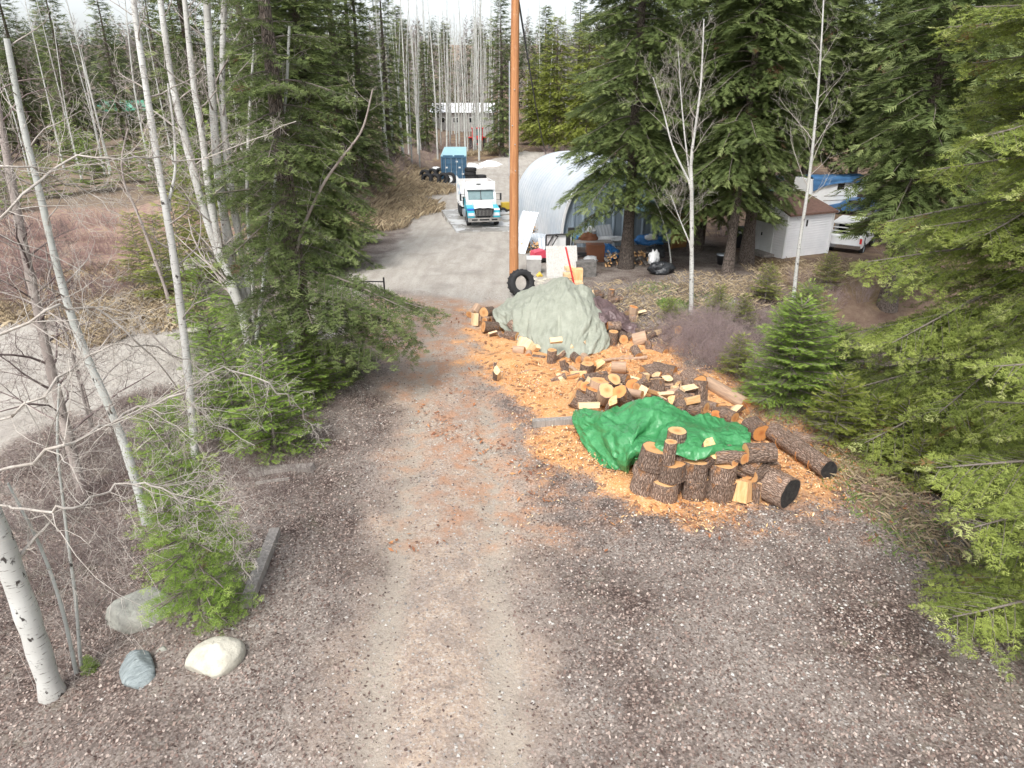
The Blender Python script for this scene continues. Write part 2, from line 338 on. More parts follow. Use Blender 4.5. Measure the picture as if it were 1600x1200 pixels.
    c = mixc(t, th(A('road'), .22), c, rd); c = mixc(t, th(A('saw'), .22, 1.5), c, sw)
    t.links.new(c, b.inputs['Base Color']); b.inputs['Roughness'].default_value = .93; b.inputs['Specular IOR Level'].default_value = .2
    h = math_(t, 'ADD', math_(t, 'MULTIPLY', r1[0], .5), math_(t, 'ADD', math_(t, 'MULTIPLY', nf, .8), math_(t, 'MULTIPLY', r2[0], .3)))
    h = math_(t, 'MULTIPLY', h, math_(t, 'SUBTRACT', 1.1, math_(t, 'MULTIPLY', A('road'), .7)))
    bumpn(t, b, h, .035, .9); return m
M['ground'] = ground_mat()
for rid, nm_, kind, lab in ((0, 'ground', 'structure', None), (1, 'driveway', 'structure', None), (2, 'gravel_road', 'structure', None), (3, 'side_road', 'structure', None), (4, 'sawdust', 'stuff', 'orange sawdust spread thick around the cut logs'), (5, 'hill', 'structure', None)):
    F = FF[reg == rid]; u, inv = np.unique(F, return_inverse=True)
    g = G(); g.add(VV[u], inv.reshape(F.shape).astype(int), 0, True); o = g.build(nm_, M['ground']); o['kind'] = kind
    if lab: tag(o, lab, 'sawdust')
    for k in mk_:
        a = o.data.attributes.new(k, 'FLOAT', 'POINT'); a.data.foreach_set('value', mk_[k].reshape(-1)[u].astype(np.float32))

# ------------------------------------------------------------------ loose stuff on the ground
rs = np.random.RandomState(7)
def var_mat(name, cols, rough=.85):
    m, t, b = newmat(name); a = nd(t, 'ShaderNodeAttribute', attribute_name='var').outputs['Fac']
    r = nd(t, 'ShaderNodeValToRGB', {0: a}); el = r.color_ramp.elements; r.color_ramp.interpolation = 'LINEAR'
    el[0].position = 0; el[0].color = c4(cols[0]); el[1].position = 1; el[1].color = c4(cols[-1])
    for i, c in enumerate(cols[1:-1]): e = el.new((i+1)/(len(cols)-1)); e.color = c4(c)
    t.links.new(r.outputs[0], b.inputs['Base Color']); b.inputs['Roughness'].default_value = rough; return m
def flakes(x, y, size, asp, lift, tilt, rs):
    """scattered bent flakes: two triangles each, lying at random tilts"""
    n = len(x); a = rs.rand(n)*2*np.pi; ca, sa = np.cos(a), np.sin(a); s = size*(.5+rs.rand(n)); q = s*asp*(.6+.8*rs.rand(n))
    z = terr(x, y)+lift*(.3+rs.rand(n)); t1 = tilt*(rs.rand(n)-.5)*s; t2 = tilt*(rs.rand(n)-.5)*q
    def pt(u, v, dz): return np.stack([x+u*s*ca-v*q*sa, y+u*s*sa+v*q*ca, z+dz], -1)
    V = np.stack([pt(-.5, 0, -t1), pt(0, -.5, -t2), pt(.5, .05, t1), pt(-.05, .5, t2)], 1).reshape(-1, 3)
    i = np.arange(n)[:, None]*4; F = np.concatenate([i+np.array([[0, 1, 2]]), i+np.array([[0, 2, 3]])])
    return V, F, np.repeat(rs.rand(n), 4)
def scatter(n, x0, x1, y0, y1, rs, acc):
    x = x0+(x1-x0)*rs.rand(n); y = y0+(y1-y0)*rs.rand(n)**1.15; k = acc(x, y) > rs.rand(n); return x[k], y[k]
def a_lit(x, y):
    m = masks(x, y); return (1-.88*m['drive'])*(1-m['road'])*(1-.93*m['saw'])*(.6+.4*np.clip(.5+.9*wob(x*1.1, y*1.2), 0, 1))
x, y = scatter(230000, -11, 10, 3.5, 22, rs, a_lit)
g = G(); V, F, va = flakes(x, y, .037, .7, .012, .7, rs); g.add(V, F, 0, False, va)
tag(g.build('leaf_litter', var_mat('dead_leaves', [(.06, .038, .032), (.13, .085, .070), (.22, .162, .135), (.30, .235, .20), (.43, .365, .32)])), 'brown and pinkish dead leaves covering the verges', 'leaf litter', kind='stuff')
x, y = scatter(26000, -6, 9, 4, 26, rs, lambda x, y: .15+.85*masks(x, y)['drive']*.4+.7*ss(0, 5, x)*(1-masks(x, y)['saw']))
g = G(); n = len(x); s = .012+.018*rs.rand(n)**3+.002
oc = np.array([(1, 0, 0), (0, 1, 0), (-1, 0, 0), (0, -1, 0), (0, 0, .7), (0, 0, -.4)]); of = np.array([(0, 1, 4), (1, 2, 4), (2, 3, 4), (3, 0, 4)])
V = (oc[None]*(.65+.7*rs.rand(n, 6, 1)))*s[:, None, None]; a = rs.rand(n)*6.28; ca, sa = np.cos(a)[:, None], np.sin(a)[:, None]
V = np.stack([V[..., 0]*ca-V[..., 1]*sa+x[:, None], V[..., 0]*sa+V[..., 1]*ca+y[:, None], V[..., 2]+terr(x, y)[:, None]+.004], -1).reshape(-1, 3)
F = (np.arange(n)[:, None, None]*6+of[None]).reshape(-1, 3); g.add(V, F, 0, False, np.repeat(rs.rand(n), 6))
tag(g.build('gravel', var_mat('gravel_stones', [(.14, .13, .125), (.28, .26, .24), (.36, .34, .31), (.50, .48, .45)])), 'loose pale gravel stones in the driveway', 'gravel', kind='stuff')
x, y = scatter(52000, 0, 10, 10, 27, rs, lambda x, y: np.maximum(masks(x, y)['saw']*.9, .12*masks(x, y)['dust']*np.clip(.2+wob(x*2, y*2), 0, 1)))
g = G(); V, F, va = flakes(x, y, .055, .32, .02, .9, rs); V[:, 2] += .04; g.add(V, F, 0, False, va)
x, y = scatter(16000, -2.5, 8, 9, 27, rs, lambda x, y: .45*masks(x, y)['dust']*np.clip(.1+1.2*wob(x*1.3+2, y*1.3), 0, 1))
V, F, va = flakes(x, y, .10, .35, .03, .6, rs); V[:, 2] += .02; g.add(V, F, 0, False, va*.35)
tag(g.build('wood_chips', var_mat('wood_chips', [(.15, .06, .035), (.38, .16, .07), (.60, .32, .12), (.72, .48, .24), (.85, .66, .42)])), 'orange wood chips and bark flakes scattered round the log piles', 'wood chips', kind='stuff')

def blades(x, y, h, wd, lean, rs, k=3):
    n = len(x); a = rs.rand(n)*6.28; L = h*(.5+.9*rs.rand(n)); ln = lean*(.3+rs.rand(n))*L; z = terr(x, y)-.02; px_, py_ = np.cos(a), np.sin(a); b = rs.rand(n)*6.28
    wx, wy = np.cos(b)*wd, np.sin(b)*wd
    V = np.stack([np.stack([x-wx, y-wy, z], -1), np.stack([x+wx, y+wy, z], -1), np.stack([x+px_*ln*.35+wx*.7, y+py_*ln*.35+wy*.7, z+L*.6], -1), np.stack([x+px_*ln, y+py_*ln, z+L*.9], -1)], 1).reshape(-1, 3)
    i = np.arange(n)[:, None]*4; F = np.concatenate([i+np.array([[0, 1, 2]]), i+np.array([[0, 2, 3]])]); return V, F, np.repeat(rs.rand(n), 4)
def pblob(pts, sp, n, rs):
    P = np.array([tuple(at(a, b))[:2] for a, b in pts]); k = rs.randint(len(P), size=n); sp = np.broadcast_to(np.array(sp, float), (len(P),))[k]
    r = sp*rs.rand(n)**.6; a = rs.rand(n)*6.28; return P[k, 0]+r*np.cos(a), P[k, 1]+r*np.sin(a)
g = G()
x, y = pblob([(600, 305), (615, 320), (640, 285), (585, 330), (660, 300), (560, 340), (628, 330), (600, 290), (650, 270)], 3.2, 17000, rs); V, F, va = blades(x, y, .55, .012, .9, rs); g.add(V, F, 0, False, va)
x, y = pblob([(790, 236), (770, 238), (745, 240), (720, 242)], 2.5, 4000, rs); V, F, va = blades(x, y, .5, .02, .9, rs); g.add(V, F, 0, False, va)
x, y = pblob([(200, 480), (240, 470), (150, 530), (250, 500), (60, 480), (0, 480), (120, 440)], [2, 1.6, 1., 1.6, 2, 3, 3], 10000, rs); V, F, va = blades(x, y, .28, .008, 1.2, rs); g.add(V, F, 0, False, va)
x, y = pblob([(1000, 460), (1060, 470), (1040, 490), (1090, 520), (1150, 460), (1200, 450), (1260, 430), (1120, 440), (1240, 420), (1330, 420)], 2.2, 5500, rs); V, F, va = blades(x, y, .15, .005, 1.8, rs); g.add(V, F, 0, False, va)
x, y = pblob([(1330, 730), (1380, 760), (1280, 700), (1420, 800), (1470, 850), (1200, 650)], .8, 2600, rs); V, F, va = blades(x, y, .13, .004, 1.5, rs); g.add(V, F, 0, False, va)
tag(g.build('dry_grass', var_mat('dry_straw_blades', [(.16, .12, .08), (.29, .225, .14), (.42, .33, .21), (.52, .43, .29)])), 'bleached dry grass on the banks and verges', 'dry grass', kind='stuff')
g = G()
x, y = pblob([(1052, 478), (1060, 486)], .6, 700, rs); V, F, va = blades(x, y, .2, .006, 1., rs); g.add(V, F, 0, False, va)
x, y = pblob([(1350, 760), (1400, 800), (1440, 850), (1300, 720), (1020, 450), (1110, 470), (1300, 640), (1400, 700)], [.8, .9, .9, .6, 1, 1, .8, .8], 5000, rs); V, F, va = blades(x, y, .09, .005, 1., rs); g.add(V, F, 0, False, va)
tag(g.build('green_grass', var_mat('green_blades', [(.08, .13, .03), (.16, .24, .06), (.26, .34, .10)])), 'small tufts of fresh green grass among dead leaves', 'grass', kind='stuff')
# tangled twigs and low stems as ground cover
def twigs(P, sp, n, h, wd, rs, name, mat, label, lean=1.):
    x, y = pblob(P, sp, n, rs); a = rs.rand(n)*6.28; L = h*(.4+.9*rs.rand(n)); z = terr(x, y); t = np.linspace(0, 1, 4)
    ln = lean*(.2+.9*rs.rand(n))*L; bend = (rs.rand(n)-.5)*L*.8
    Pc = np.stack([x[:, None]+np.cos(a)[:, None]*ln[:, None]*t**1.3-np.sin(a)[:, None]*bend[:, None]*t**2, y[:, None]+np.sin(a)[:, None]*ln[:, None]*t**1.3+np.cos(a)[:, None]*bend[:, None]*t**2, z[:, None]+L[:, None]*(t-.25*t*t)], -1)
    g = G(); W = wd*(1-.75*t)[None, :, None]*np.stack([-np.sin(a), np.cos(a), 0*a], -1)[:, None]; U = wd*(1-.75*t)[None, :, None]*np.array((0, 0, 1.))[None, None]
    rings = np.stack([Pc+W, Pc-.5*W+.87*U, Pc-.5*W-.87*U], 2).reshape(n, -1, 3)
    i = np.arange(3)[:, None]*3; j = np.arange(3)[None]; j2 = (j+1) % 3; f = np.stack([i+j, i+j2, i+3+j2, i+3+j], -1).reshape(-1, 4)
    g.add(rings.reshape(-1, 3), (np.arange(n)[:, None, None]*12+f[None]).reshape(-1, 4), 0, False, np.repeat(rs.rand(n), 12))
    return tag(g.build(name, mat), label, name.replace('_', ' '), kind='stuff')
# ------------------------------------------------------------------ conifers
def sprig_template(n, rs):
    """a twig tip with n needle pairs: along x, spread in y, slight z"""
    V = []; F = []
    for i in range(n):
        t = (i+.5)/n
        for s in (-1, 1):
            L = (.55*(1-.55*t)+.12)*(.8+.4*rs.rand()); bx = t*.95; w_ = .34/n+.012; dz = (rs.rand()-.35)*.5*L
            k = len(V); V += [(bx-w_, 0, 0), (bx+w_, 0, 0), (bx+L*.75, s*L*.62, dz)]; F.append((k, k+1, k+2))
    k = len(V); V += [(0, -.012-.02/n, 0), (0, .012+.02/n, 0), (1.08, 0, 0)]; F.append((k, k+1, k+2))
    return np.array(V), np.array(F)
def sprig_fine(rs, pairs, nn, nl=.15, nw=.045):
    V = []; F = []
    def twig(o, d, L):
        d = np.array(d)/np.linalg.norm(d); s_ = np.array((-d[1], d[0], 0)); k = len(V); V.extend([o-s_*.008, o+s_*.008, o+d*L]); F.append((k, k+1, k+2))
        for i in range(nn):
            for s in (-1, 1):
                b = o+d*L*((i+.4+.3*rs.rand())/nn); q = d*(.75+.2*rs.rand())+s_*s*.75+np.array((0, 0, (rs.rand()-.35)*.9)); l = nl*(.8+.4*rs.rand())*(1-.25*i/nn); k = len(V); w_ = d*nw; V.extend([b-w_, b+w_, b+q*l]); F.append((k, k+1, k+2))
    twig(np.zeros(3), (1, 0, 0), 1.0)
    for i in range(pairs):
        t = (i+.3)/pairs*.85+.05
        for s in (-1, 1): twig(np.array((t+.04*rs.rand(), 0, 0)), (.8, s*(.75+.2*rs.rand()), -.15*rs.rand()), (.55-.38*t)*(.8+.4*rs.rand()))
    return np.array(V), np.array(F)
def place(T, F, P, D, U, L, W):
    """instances of template T baked into one array"""
    D = D/(np.linalg.norm(D, axis=1)[:, None]+1e-9); S = np.cross(U, D); S /= np.linalg.norm(S, axis=1)[:, None]+1e-9; N = np.cross(D, S)
    V = P[:, None]+T[None, :, 0, None]*(D*L[:, None])[:, None]+T[None, :, 1, None]*(S*W[:, None])[:, None]+T[None, :, 2, None]*(N*W[:, None])[:, None]
    return V.reshape(-1, 3), (np.arange(len(P))[:, None, None]*len(T)+F[None]).reshape(-1, F.shape[1])
def conifer_data(H, Rc, base, seed, nb=90, tw=.16, sp=.10, npair=4, slen=.16, droop=.35, prof=.8, rtrunk=None, up=.15, ragged=.3, bare=.0, topcut=None, fine=None, extra=()):
    """returns trunk G, crown G (slot 0 needles, slot 1 twigs)"""
    rs = np.random.RandomState(seed); rt = rtrunk or H*.016+.03
    tg = G(); hh = np.linspace(0, H, 12); wb = np.cumsum(rs.randn(12, 2)*.012*H/12, 0)
    fl = 1+.5*np.exp(-hh/.35); tr = np.maximum(rt*(1-hh/H)**.8*fl, .008)
    TP = np.column_stack([wb[:, 0], wb[:, 1], hh-.15]); tg.tube(TP, tr, 10)
    cg = G(); SP = []; SD = []; SU = []; SL = []; SV = []; woods = []
    for i in range(nb+len(extra)):
        t = ((i+rs.rand()*.8)/nb)**.92; z = base+(H-base)*t; ex = extra[i-nb] if i >= nb else None
        if ex: z = ex[0]; t = .12
        if topcut and z > topcut: continue
        L = Rc*(1-t)**prof*(1-ragged*rs.rand())*(.82+.18*min(1, t*6))+.12
        if ex: L = ex[2]
        elif bare and rs.rand() < bare*(1-t): continue
        az = math.radians(ex[1]) if ex else i*2.39996+rs.rand()*.9; o = np.array((np.cos(az), np.sin(az), 0.)); cz = np.interp(z, hh, TP[:, 0]); cw = np.interp(z, hh, TP[:, 1])
        a = up+.25*t*1.2-.1*(1-t)+rs.randn()*.08; b = droop*(1.1-.7*t)*(.6+.8*rs.rand()); side = np.array((-o[1], o[0], 0.)); cur = rs.randn()*.12
        f = lambda s: np.array((cz, cw, z))+o*(L*s)+np.array((0, 0, 1.))*L*(a*s-b*s*s+.28*b*s**4)+side*L*cur*s*s
        ss_ = np.linspace(0, 1, 7); BP = np.array([f(s) for s in ss_]); woods.append((BP, .006+.014*L*(1-ss_)**.8*.7+.002))
        m = max(3, int(L/tw)); u0 = .12 if L > .6 else .02
        for k in range(m):
            s = u0+(1-u0)*(k+.5*rs.rand())/m; p = f(s); d0 = f(min(s+.02, 1.02))-p; d0 /= np.linalg.norm(d0)+1e-9
            for sg in (-1, 1):
                l = L*(.46*(1-s)**.65+.07)*(.7+.6*rs.rand())+.06
                if s < .3: l *= .55+s
                td = d0*(.55+.35*rs.rand())+side*sg*(.8+.3*rs.rand())+np.array((0, 0, -.12-.35*droop*rs.rand()+.1)); td /= np.linalg.norm(td)
                mm = max(1, int(l/sp)); q = (np.arange(mm)+rs.rand(mm)*.6)/mm; sag = -.32*droop*l*q*q*2
                pp = p+td*(l*q)[:, None]; pp[:, 2] += sag
                if l > .25 and npair > 5: woods.append((np.array([p, p+td*l*.5+np.array((0, 0, -.08*droop*l)), p+td*l+np.array((0, 0, -.3*droop*l*2))]), np.array((.005, .004, .002))))
                sgn = np.where(np.arange(mm) % 2, 1, -1)[:, None]; perp = np.cross(td, (0, 0, 1.)); perp /= np.linalg.norm(perp)+1e-9
                sd = td*.75+perp*sgn*(.62*(1-q)[:, None]+.05)+np.array((0, 0, -.1-.35*droop))*rs.rand(mm)[:, None]+rs.randn(mm, 3)*.10
                sl_ = slen*(.65+.7*rs.rand(mm))*(.75+.35*(1-q)); bv = rs.rand()
                SP.append(pp); SD.append(sd); SL.append(sl_); SV.append(np.clip(.25*bv+.5*rs.rand(mm)+.28*q*s+.04, 0.03, .99) if rs.rand() > .012 else np.zeros(mm))
        SP.append(f(1)[None]); SD.append((f(1)-f(.95))[None]); SL.append(np.array((slen*1.2,))); SV.append(np.array((.9,)))
    SP = np.vstack(SP); SD = np.vstack(SD); SL = np.concatenate(SL); SV = np.concatenate(SV); n = len(SP)
    SU = np.tile((0, 0, 1.), (n, 1))+rs.randn(n, 3)*.35; pick = rs.randint(3, size=n)
    for q in range(3):
        T, F = sprig_fine(rs, *fine) if fine else sprig_template(npair, rs); k = pick == q
        V, FF_ = place(T, F, SP[k], SD[k], SU[k], SL[k], SL[k]*.85); cg.add(V, FF_, 0, False, np.repeat(SV[k], len(T)))
    for P, r in woods: cg.tube(P, r, 4 if npair < 8 else 5, 1, cap=False)
    return tg, cg
def conifer(name, label, loc, H, Rc, base, seed, group=None, nm='fir', cat='tree', bark='bark_fir', rz=0, **kw):
    t = thing(name, label, cat, loc, rz, group); tg, cg = conifer_data(H, Rc, base, seed, **kw)
    tg.build('trunk', M[bark], t); cg.build('crown', [M[nm], M['bark_twig']], t); return t

# ------------------------------------------------------------------ bare broadleaved trees
def grow(g, rs, p, d, L, r, lev, upb=.35, wig=.16, kids=5, mat=1, sp0=.25, kr=.5, minr=.0025, droop=0):
    n = 5 if lev > 0 else 4; P = [np.array(p)]; d = np.array(d, float); d /= np.linalg.norm(d); D = [d]
    for i in range(n):
        d = d+rs.randn(3)*wig+np.array((0, 0, upb*.22-droop*.2)); d /= np.linalg.norm(d); P.append(P[-1]+d*L/n); D.append(d)
    rr = r*(1-np.linspace(0, 1, n+1)*.72); g.tube(P, np.maximum(rr, minr*.7), 6 if r > .03 else (4 if r > .008 else 3), mat if r < .035 else 0, cap=False)
    if lev <= 0: return
    m = max(2, int(kids*(.7+.6*rs.rand())))
    for k in range(m):
        s = sp0+(1-sp0)*(k+rs.rand())/m; i = min(int(s*n), n-1); q = P[i]+(P[i+1]-P[i])*(s*n-i)
        a = rs.rand()*6.28; o = np.cross(D[i], (np.cos(a), np.sin(a), .3)); o /= np.linalg.norm(o)+1e-9
        nd_ = D[i]*.75+o*(.75+.4*rs.rand())+np.array((0, 0, upb*.4)); grow(g, rs, q, nd_, L*kr*(1.15-.55*s)*(.7+.6*rs.rand()), max(rr[i]*.5, minr), lev-1, upb, wig*1.15, kids, mat, .2, kr, minr, droop)
def bare_tree(name, label, stems, seed, bark='aspen', twig='twig_grey', nbr=22, brL=1.6, lev=2, b0=.3, upb=.35, kids=5, group=None, cat='tree', out=.9, droop=0, stemk=10, brk=.28, limbs=()):
    """stems: list of (list of world points base first, base radius, top radius)"""
    rs = np.random.RandomState(seed); base = Vector(stems[0][0][0]); t = thing(name, label, cat, base, 0, group); tg = G(); cg = G()
    for P, r0, r1 in stems:
        P = np.array([tuple(q) for q in P])-np.array(base); n = len(P)
        s = np.linspace(0, n-1, n*5); PP = np.column_stack([np.interp(s, range(n), P[:, k]) for k in range(3)])
        K = np.array((.25, .5, .25))
        for _ in range(5): Q = PP.copy(); Q[1:-1] = PP[:-2]*.25+PP[1:-1]*.5+PP[2:]*.25; PP = Q
        rr = r0+(r1-r0)*np.linspace(0, 1, len(PP))**.9; rr = rr*(1+.05*rs.randn(len(PP))); rr[0] *= 1.3; PP[0, 2] -= .12; tg.tube(PP, rr, stemk)
        for i in range(nbr):
            u = b0+(1-b0)*(i+rs.rand())/nbr; k = min(int(u*(len(PP)-1)), len(PP)-2); q = PP[k]+(PP[k+1]-PP[k])*(u*(len(PP)-1)-k)
            a = i*2.4+rs.rand(); d = np.array((np.cos(a)*out, np.sin(a)*out, .25+upb)); L = brL*(1.2-.7*u)*(.5+.8*rs.rand())
            grow(cg, rs, q, d, L, max(rr[k]*brk, .004), lev, upb, .16, kids, 0, droop=droop)
    for P, r0, r1 in limbs:
        P = np.array([tuple(q) for q in P])-np.array(base); n = len(P); s = np.linspace(0, n-1, n*4); PP = np.column_stack([np.interp(s, range(n), P[:, k]) for k in range(3)])
        for _ in range(3): Q = PP.copy(); Q[1:-1] = PP[:-2]*.25+PP[1:-1]*.5+PP[2:]*.25; PP = Q
        PP[1:] += rs.randn(len(PP)-1, 3)*.018; rr = r0+(r1-r0)*np.linspace(0, 1, len(PP)); cg.tube(PP, rr, 6, 0, cap=False)
        for i in range(int(n*5)):
            u = .12+.86*rs.rand(); k = min(int(u*(len(PP)-1)), len(PP)-2); d = PP[k+1]-PP[k]; d = d/np.linalg.norm(d)
            grow(cg, rs, PP[k], d*.9+rs.randn(3)*.65, .8*(1.2-u)*(.5+rs.rand()), rr[k]*.45, 2, .05, .17, 5, 0, minr=.0018)
    tg.build('trunk', M[bark], t); cg.build('branches', [M[twig], M[twig]], t); return t
def shrub_data(h, w_, n, seed, lev=1, r=.006, upb=.3):
    rs = np.random.RandomState(seed); g = G()
    for i in range(n):
        a = rs.rand()*6.28; o = rs.rand()**.6; p = np.array((np.cos(a)*w_*.35*o, np.sin(a)*w_*.35*o, -.03)); grow(g, rs, p, (np.cos(a)*o*w_/h*.9, np.sin(a)*o*w_/h*.9, 1), h*(.5+.6*rs.rand()), r, lev, upb, .2, 5, 0, kr=.45, minr=.0025)
    return g
# ------------------------------------------------------------------ trees and plants, placed
def Pp(L, Y): return [ad(a, b, Y) for a, b in L]
# big firs
conifer('fir_tree', 'big near fir at the right edge with long drooping branches reaching over the ditch', gv(11.2, 13.6), 17, 4.5, 1.0, 11, 'large firs on the right side', 'fir_near', nb=190, tw=.15, sp=.115, npair=8, slen=.31, fine=(2, 3, .21, .04), droop=.5, ragged=.25, prof=.55, up=.14, topcut=12.5)
conifer('fir_tree', 'nearest fir at the lower right corner with fresh yellow green sprays and bare white twigs', gv(8.4, 7.4), 10.5, 3.2, .35, 12, 'large firs on the right side', 'fir_near', nb=125, tw=.13, sp=.10, npair=11, slen=.25, fine=(2, 4, .19, .035), droop=.42, ragged=.42, prof=.6, up=.16)
conifer('fir_tree', 'tall dark fir on the left verge with one branch reaching out over the driveway', at(484, 600), 15, 2.6, .5, 21, 'dark firs left of the driveway', 'fir', nb=135, tw=.16, sp=.13, npair=6, slen=.33, fine=(2, 2, .26, .05), droop=.5, ragged=.7, prof=.7, bare=.33, extra=((2.9, -14, 3.5), (3.1, -24, 3.2), (2.5, -4, 3.0), (2.1, -34, 2.5)))
conifer('fir_tree', 'dense dark fir behind the leaning aspen clump beside the road junction', at(505, 420), 17, 3.1, .4, 22, 'dark firs left of the driveway', 'fir', nb=170, tw=.2, sp=.14, npair=5, slen=.34, droop=.5, prof=.6)
conifer('fir_tree', 'dark fir behind the white aspen stems, left of the densest fir', at(468, 425), 16, 2.7, .4, 23, 'dark firs left of the driveway', 'fir', nb=160, tw=.2, sp=.14, npair=5, slen=.34, droop=.5, prof=.6)
FC = conifer('fir_tree', 'tall fir with thick brown trunk in front of the arched metal hut', at(978, 419), 20, 3.8, 3.0, 31, 'tall firs around the shed', 'fir', nb=170, tw=.2, sp=.14, npair=5, slen=.36, droop=.6, ragged=.5, prof=.5, rtrunk=.27, bare=.12)
conifer('fir_tree', 'fir with slimmer trunk left of the white shed, nearest of the pair', at(1137, 428), 19, 3.0, 3.2, 32, 'tall firs around the shed', 'fir', nb=160, tw=.2, sp=.15, npair=5, slen=.38, droop=.7, ragged=.4, prof=.4, rtrunk=.2)
conifer('fir_tree', 'fir standing against the left corner of the white shed', at(1165, 412), 20, 2.6, 4.8, 33, 'tall firs around the shed', 'fir', nb=150, tw=.2, sp=.15, npair=5, slen=.38, droop=.7, ragged=.4, prof=.4, rtrunk=.27)
conifer('fir_tree', 'dark fir between the lean-to and the white shed', at(1085, 392), 18, 3.4, 2.2, 34, 'tall firs around the shed', 'fir', nb=150, tw=.22, sp=.16, npair=4, slen=.42, droop=.65, prof=.45)
tg_ = conifer('fir_tree', 'dark fir with low skirts behind the white pickup truck', gv(21.5, 37), 18, 3.3, 3.4, 35, 'tall firs around the shed', 'fir', nb=140, tw=.28, sp=.2, npair=4, slen=.52, droop=.65, prof=.5)
for (px, Y, h, s, lab) in ((1395, 26, .2, .9, 'dark fir at the right between the pickup and the near fir'), (1075, 52, 0, 1.15, 'dark fir seen above the lean-to roof'), (1165, 56, 0, 1.2, 'dark fir high behind the white shed, left one'), (1300, 62, 0, 1.3, 'dark fir high behind the camper'), (1480, 45, 0, 1.2, 'dark fir behind the large near fir at the right edge'), (1230, 68, 0, 1.2, 'fir far behind the shed roof'), (1570, 34, 0, 1.0, 'dark fir at the far right behind the nearest branches'), (1010, 58, 0, 1.1, 'dark fir behind the hut, right of its roof'), (1120, 66, 0, 1.2, 'dark fir far behind the lean-to'), (1345, 52, 0, 1.2, 'dark fir behind the camper on its right'), (1235, 54, 0, 1.15, 'dark fir just left of the camper'), (1430, 58, 0, 1.2, 'dark fir deep in the woods at the right'), (1530, 62, 0, 1.3, 'dark fir deepest in the woods at the far right'), (960, 70, 0, 1.2, 'dark fir far behind the hut roof')):
    dup(tg_, gv((px-800)/FPX*Y*1.02, Y), random.Random(px).random()*6, s, lab, 'dark firs at the back right')
tb_ = conifer('fir_tree', 'loose yellow green fir beyond the metal hut, right of the pole', at(868, 236), 17, 4.2, 1.2, 41, 'firs along the far side of the yard', 'cedar', nb=130, tw=.35, sp=.25, npair=4, slen=.6, droop=.6, prof=.55)
for (px, py, s, lab) in ((915, 240, 1.0, 'second yellow green fir beyond the hut roof'), (835, 226, .75, 'small yellow green fir just right of the pole')):
    dup(tb_, at(px, py), px*.7, s, lab, 'firs along the far side of the yard')
tc_ = conifer('fir_tree', 'bright green fir at the bend of the far road, left of the pole', at(784, 244), 19, 2.6, .8, 42, 'firs at the back left', 'fir', nb=140, tw=.35, sp=.27, npair=4, slen=.65, droop=.5, prof=.65)
for i, (px, py, s) in enumerate(((668, 236, .8), (610, 250, 1.0), (575, 300, .95), (540, 290, 1.1), (490, 330, 1.), (420, 350, 1.0), (640, 225, .8), (560, 245, 1.2), (505, 270, 1.2), (455, 300, 1.1), (10, 250, 1.2), (60, 240, 1.3), (130, 250, 1.1), (200, 235, 1.1), (-60, 260, 1.2), (330, 300, 1.1), (270, 240, 1.2), (380, 260, 1.2), (940, 225, 1.2), (985, 228, 1.3), (1040, 232, 1.2), (1100, 226, 1.3), (850, 222, 1.1), (900, 218, 1.2), (1160, 226, 1.2), (1220, 222, 1.3), (1290, 226, 1.2), (1360, 222, 1.3), (1440, 226, 1.3), (1520, 222, 1.3), (1590, 230, 1.2), (-120, 240, 1.2), (20, 222, 1.2), (110, 220, 1.1), (300, 222, 1.2), (430, 220, 1.2), (520, 222, 1.2), (630, 214, 1.), (700, 200, 1.), (750, 196, 1.))):
    dup(tc_, at(px, py), i*1.7, s*(.9+.02*(i % 7)), 'dark fir in the background woods behind the yard', 'firs in the background woods')
# aspens with bare white stems
Y = 17.6
bare_tree('aspen_tree', 'clump of thick leaning white aspen stems on the left verge', [
    (Pp([(398, 606), (384, 500), (352, 425), (318, 330), (290, 220), (268, 130), (250, 0), (236, -140)], Y), .14, .05),
    (Pp([(402, 608), (388, 502), (368, 430), (346, 320), (336, 220), (331, 140), (322, 0), (318, -160)], Y+.2), .16, .06),
    (Pp([(396, 604), (384, 500), (360, 435), (340, 375), (325, 290), (316, 210), (303, 140), (290, 20), (280, -90)], Y-.2), .13, .05),
    (Pp([(408, 608), (392, 500), (385, 430), (360, 300), (350, 200), (346, 140), (350, 0), (356, -120)], Y+.4), .13, .05),
    (Pp([(412, 604), (394, 498), (396, 440), (386, 340), (386, 260), (391, 150), (398, 60)], Y), .06, .03)], 51, 'birch', 'twig_grey', nbr=13, brL=2.2, b0=.12, kids=4, stemk=12, lev=3)
Y = at(305, 722)[1]
bare_tree('aspen_tree', 'slim white aspen rising from the leaf litter behind the small fir', [(Pp([(306, 722), (293, 570), (272, 400), (252, 290), (230, 150), (210, 20), (196, -120)], Y), .088, .04), (Pp([(262, 320), (275, 270), (272, 200), (262, 130)], Y+.1), .03, .015)], 52, 'birch', 'twig_grey', nbr=14, brL=1.7, b0=.08, kids=4, lev=3)
Y = at(230, 818)[1]
bare_tree('aspen_tree', 'leaning white aspen left of the small fir with spotted bark', [(Pp([(230, 818), (197, 700), (165, 622), (138, 565), (106, 480), (82, 390), (62, 300), (36, 200), (10, 60)], Y), .085, .045)], 53, 'aspen', 'twig_grey', nbr=17, brL=1.5, b0=.1, droop=.15, kids=4, lev=3)
Y = at(130, 775)[1]
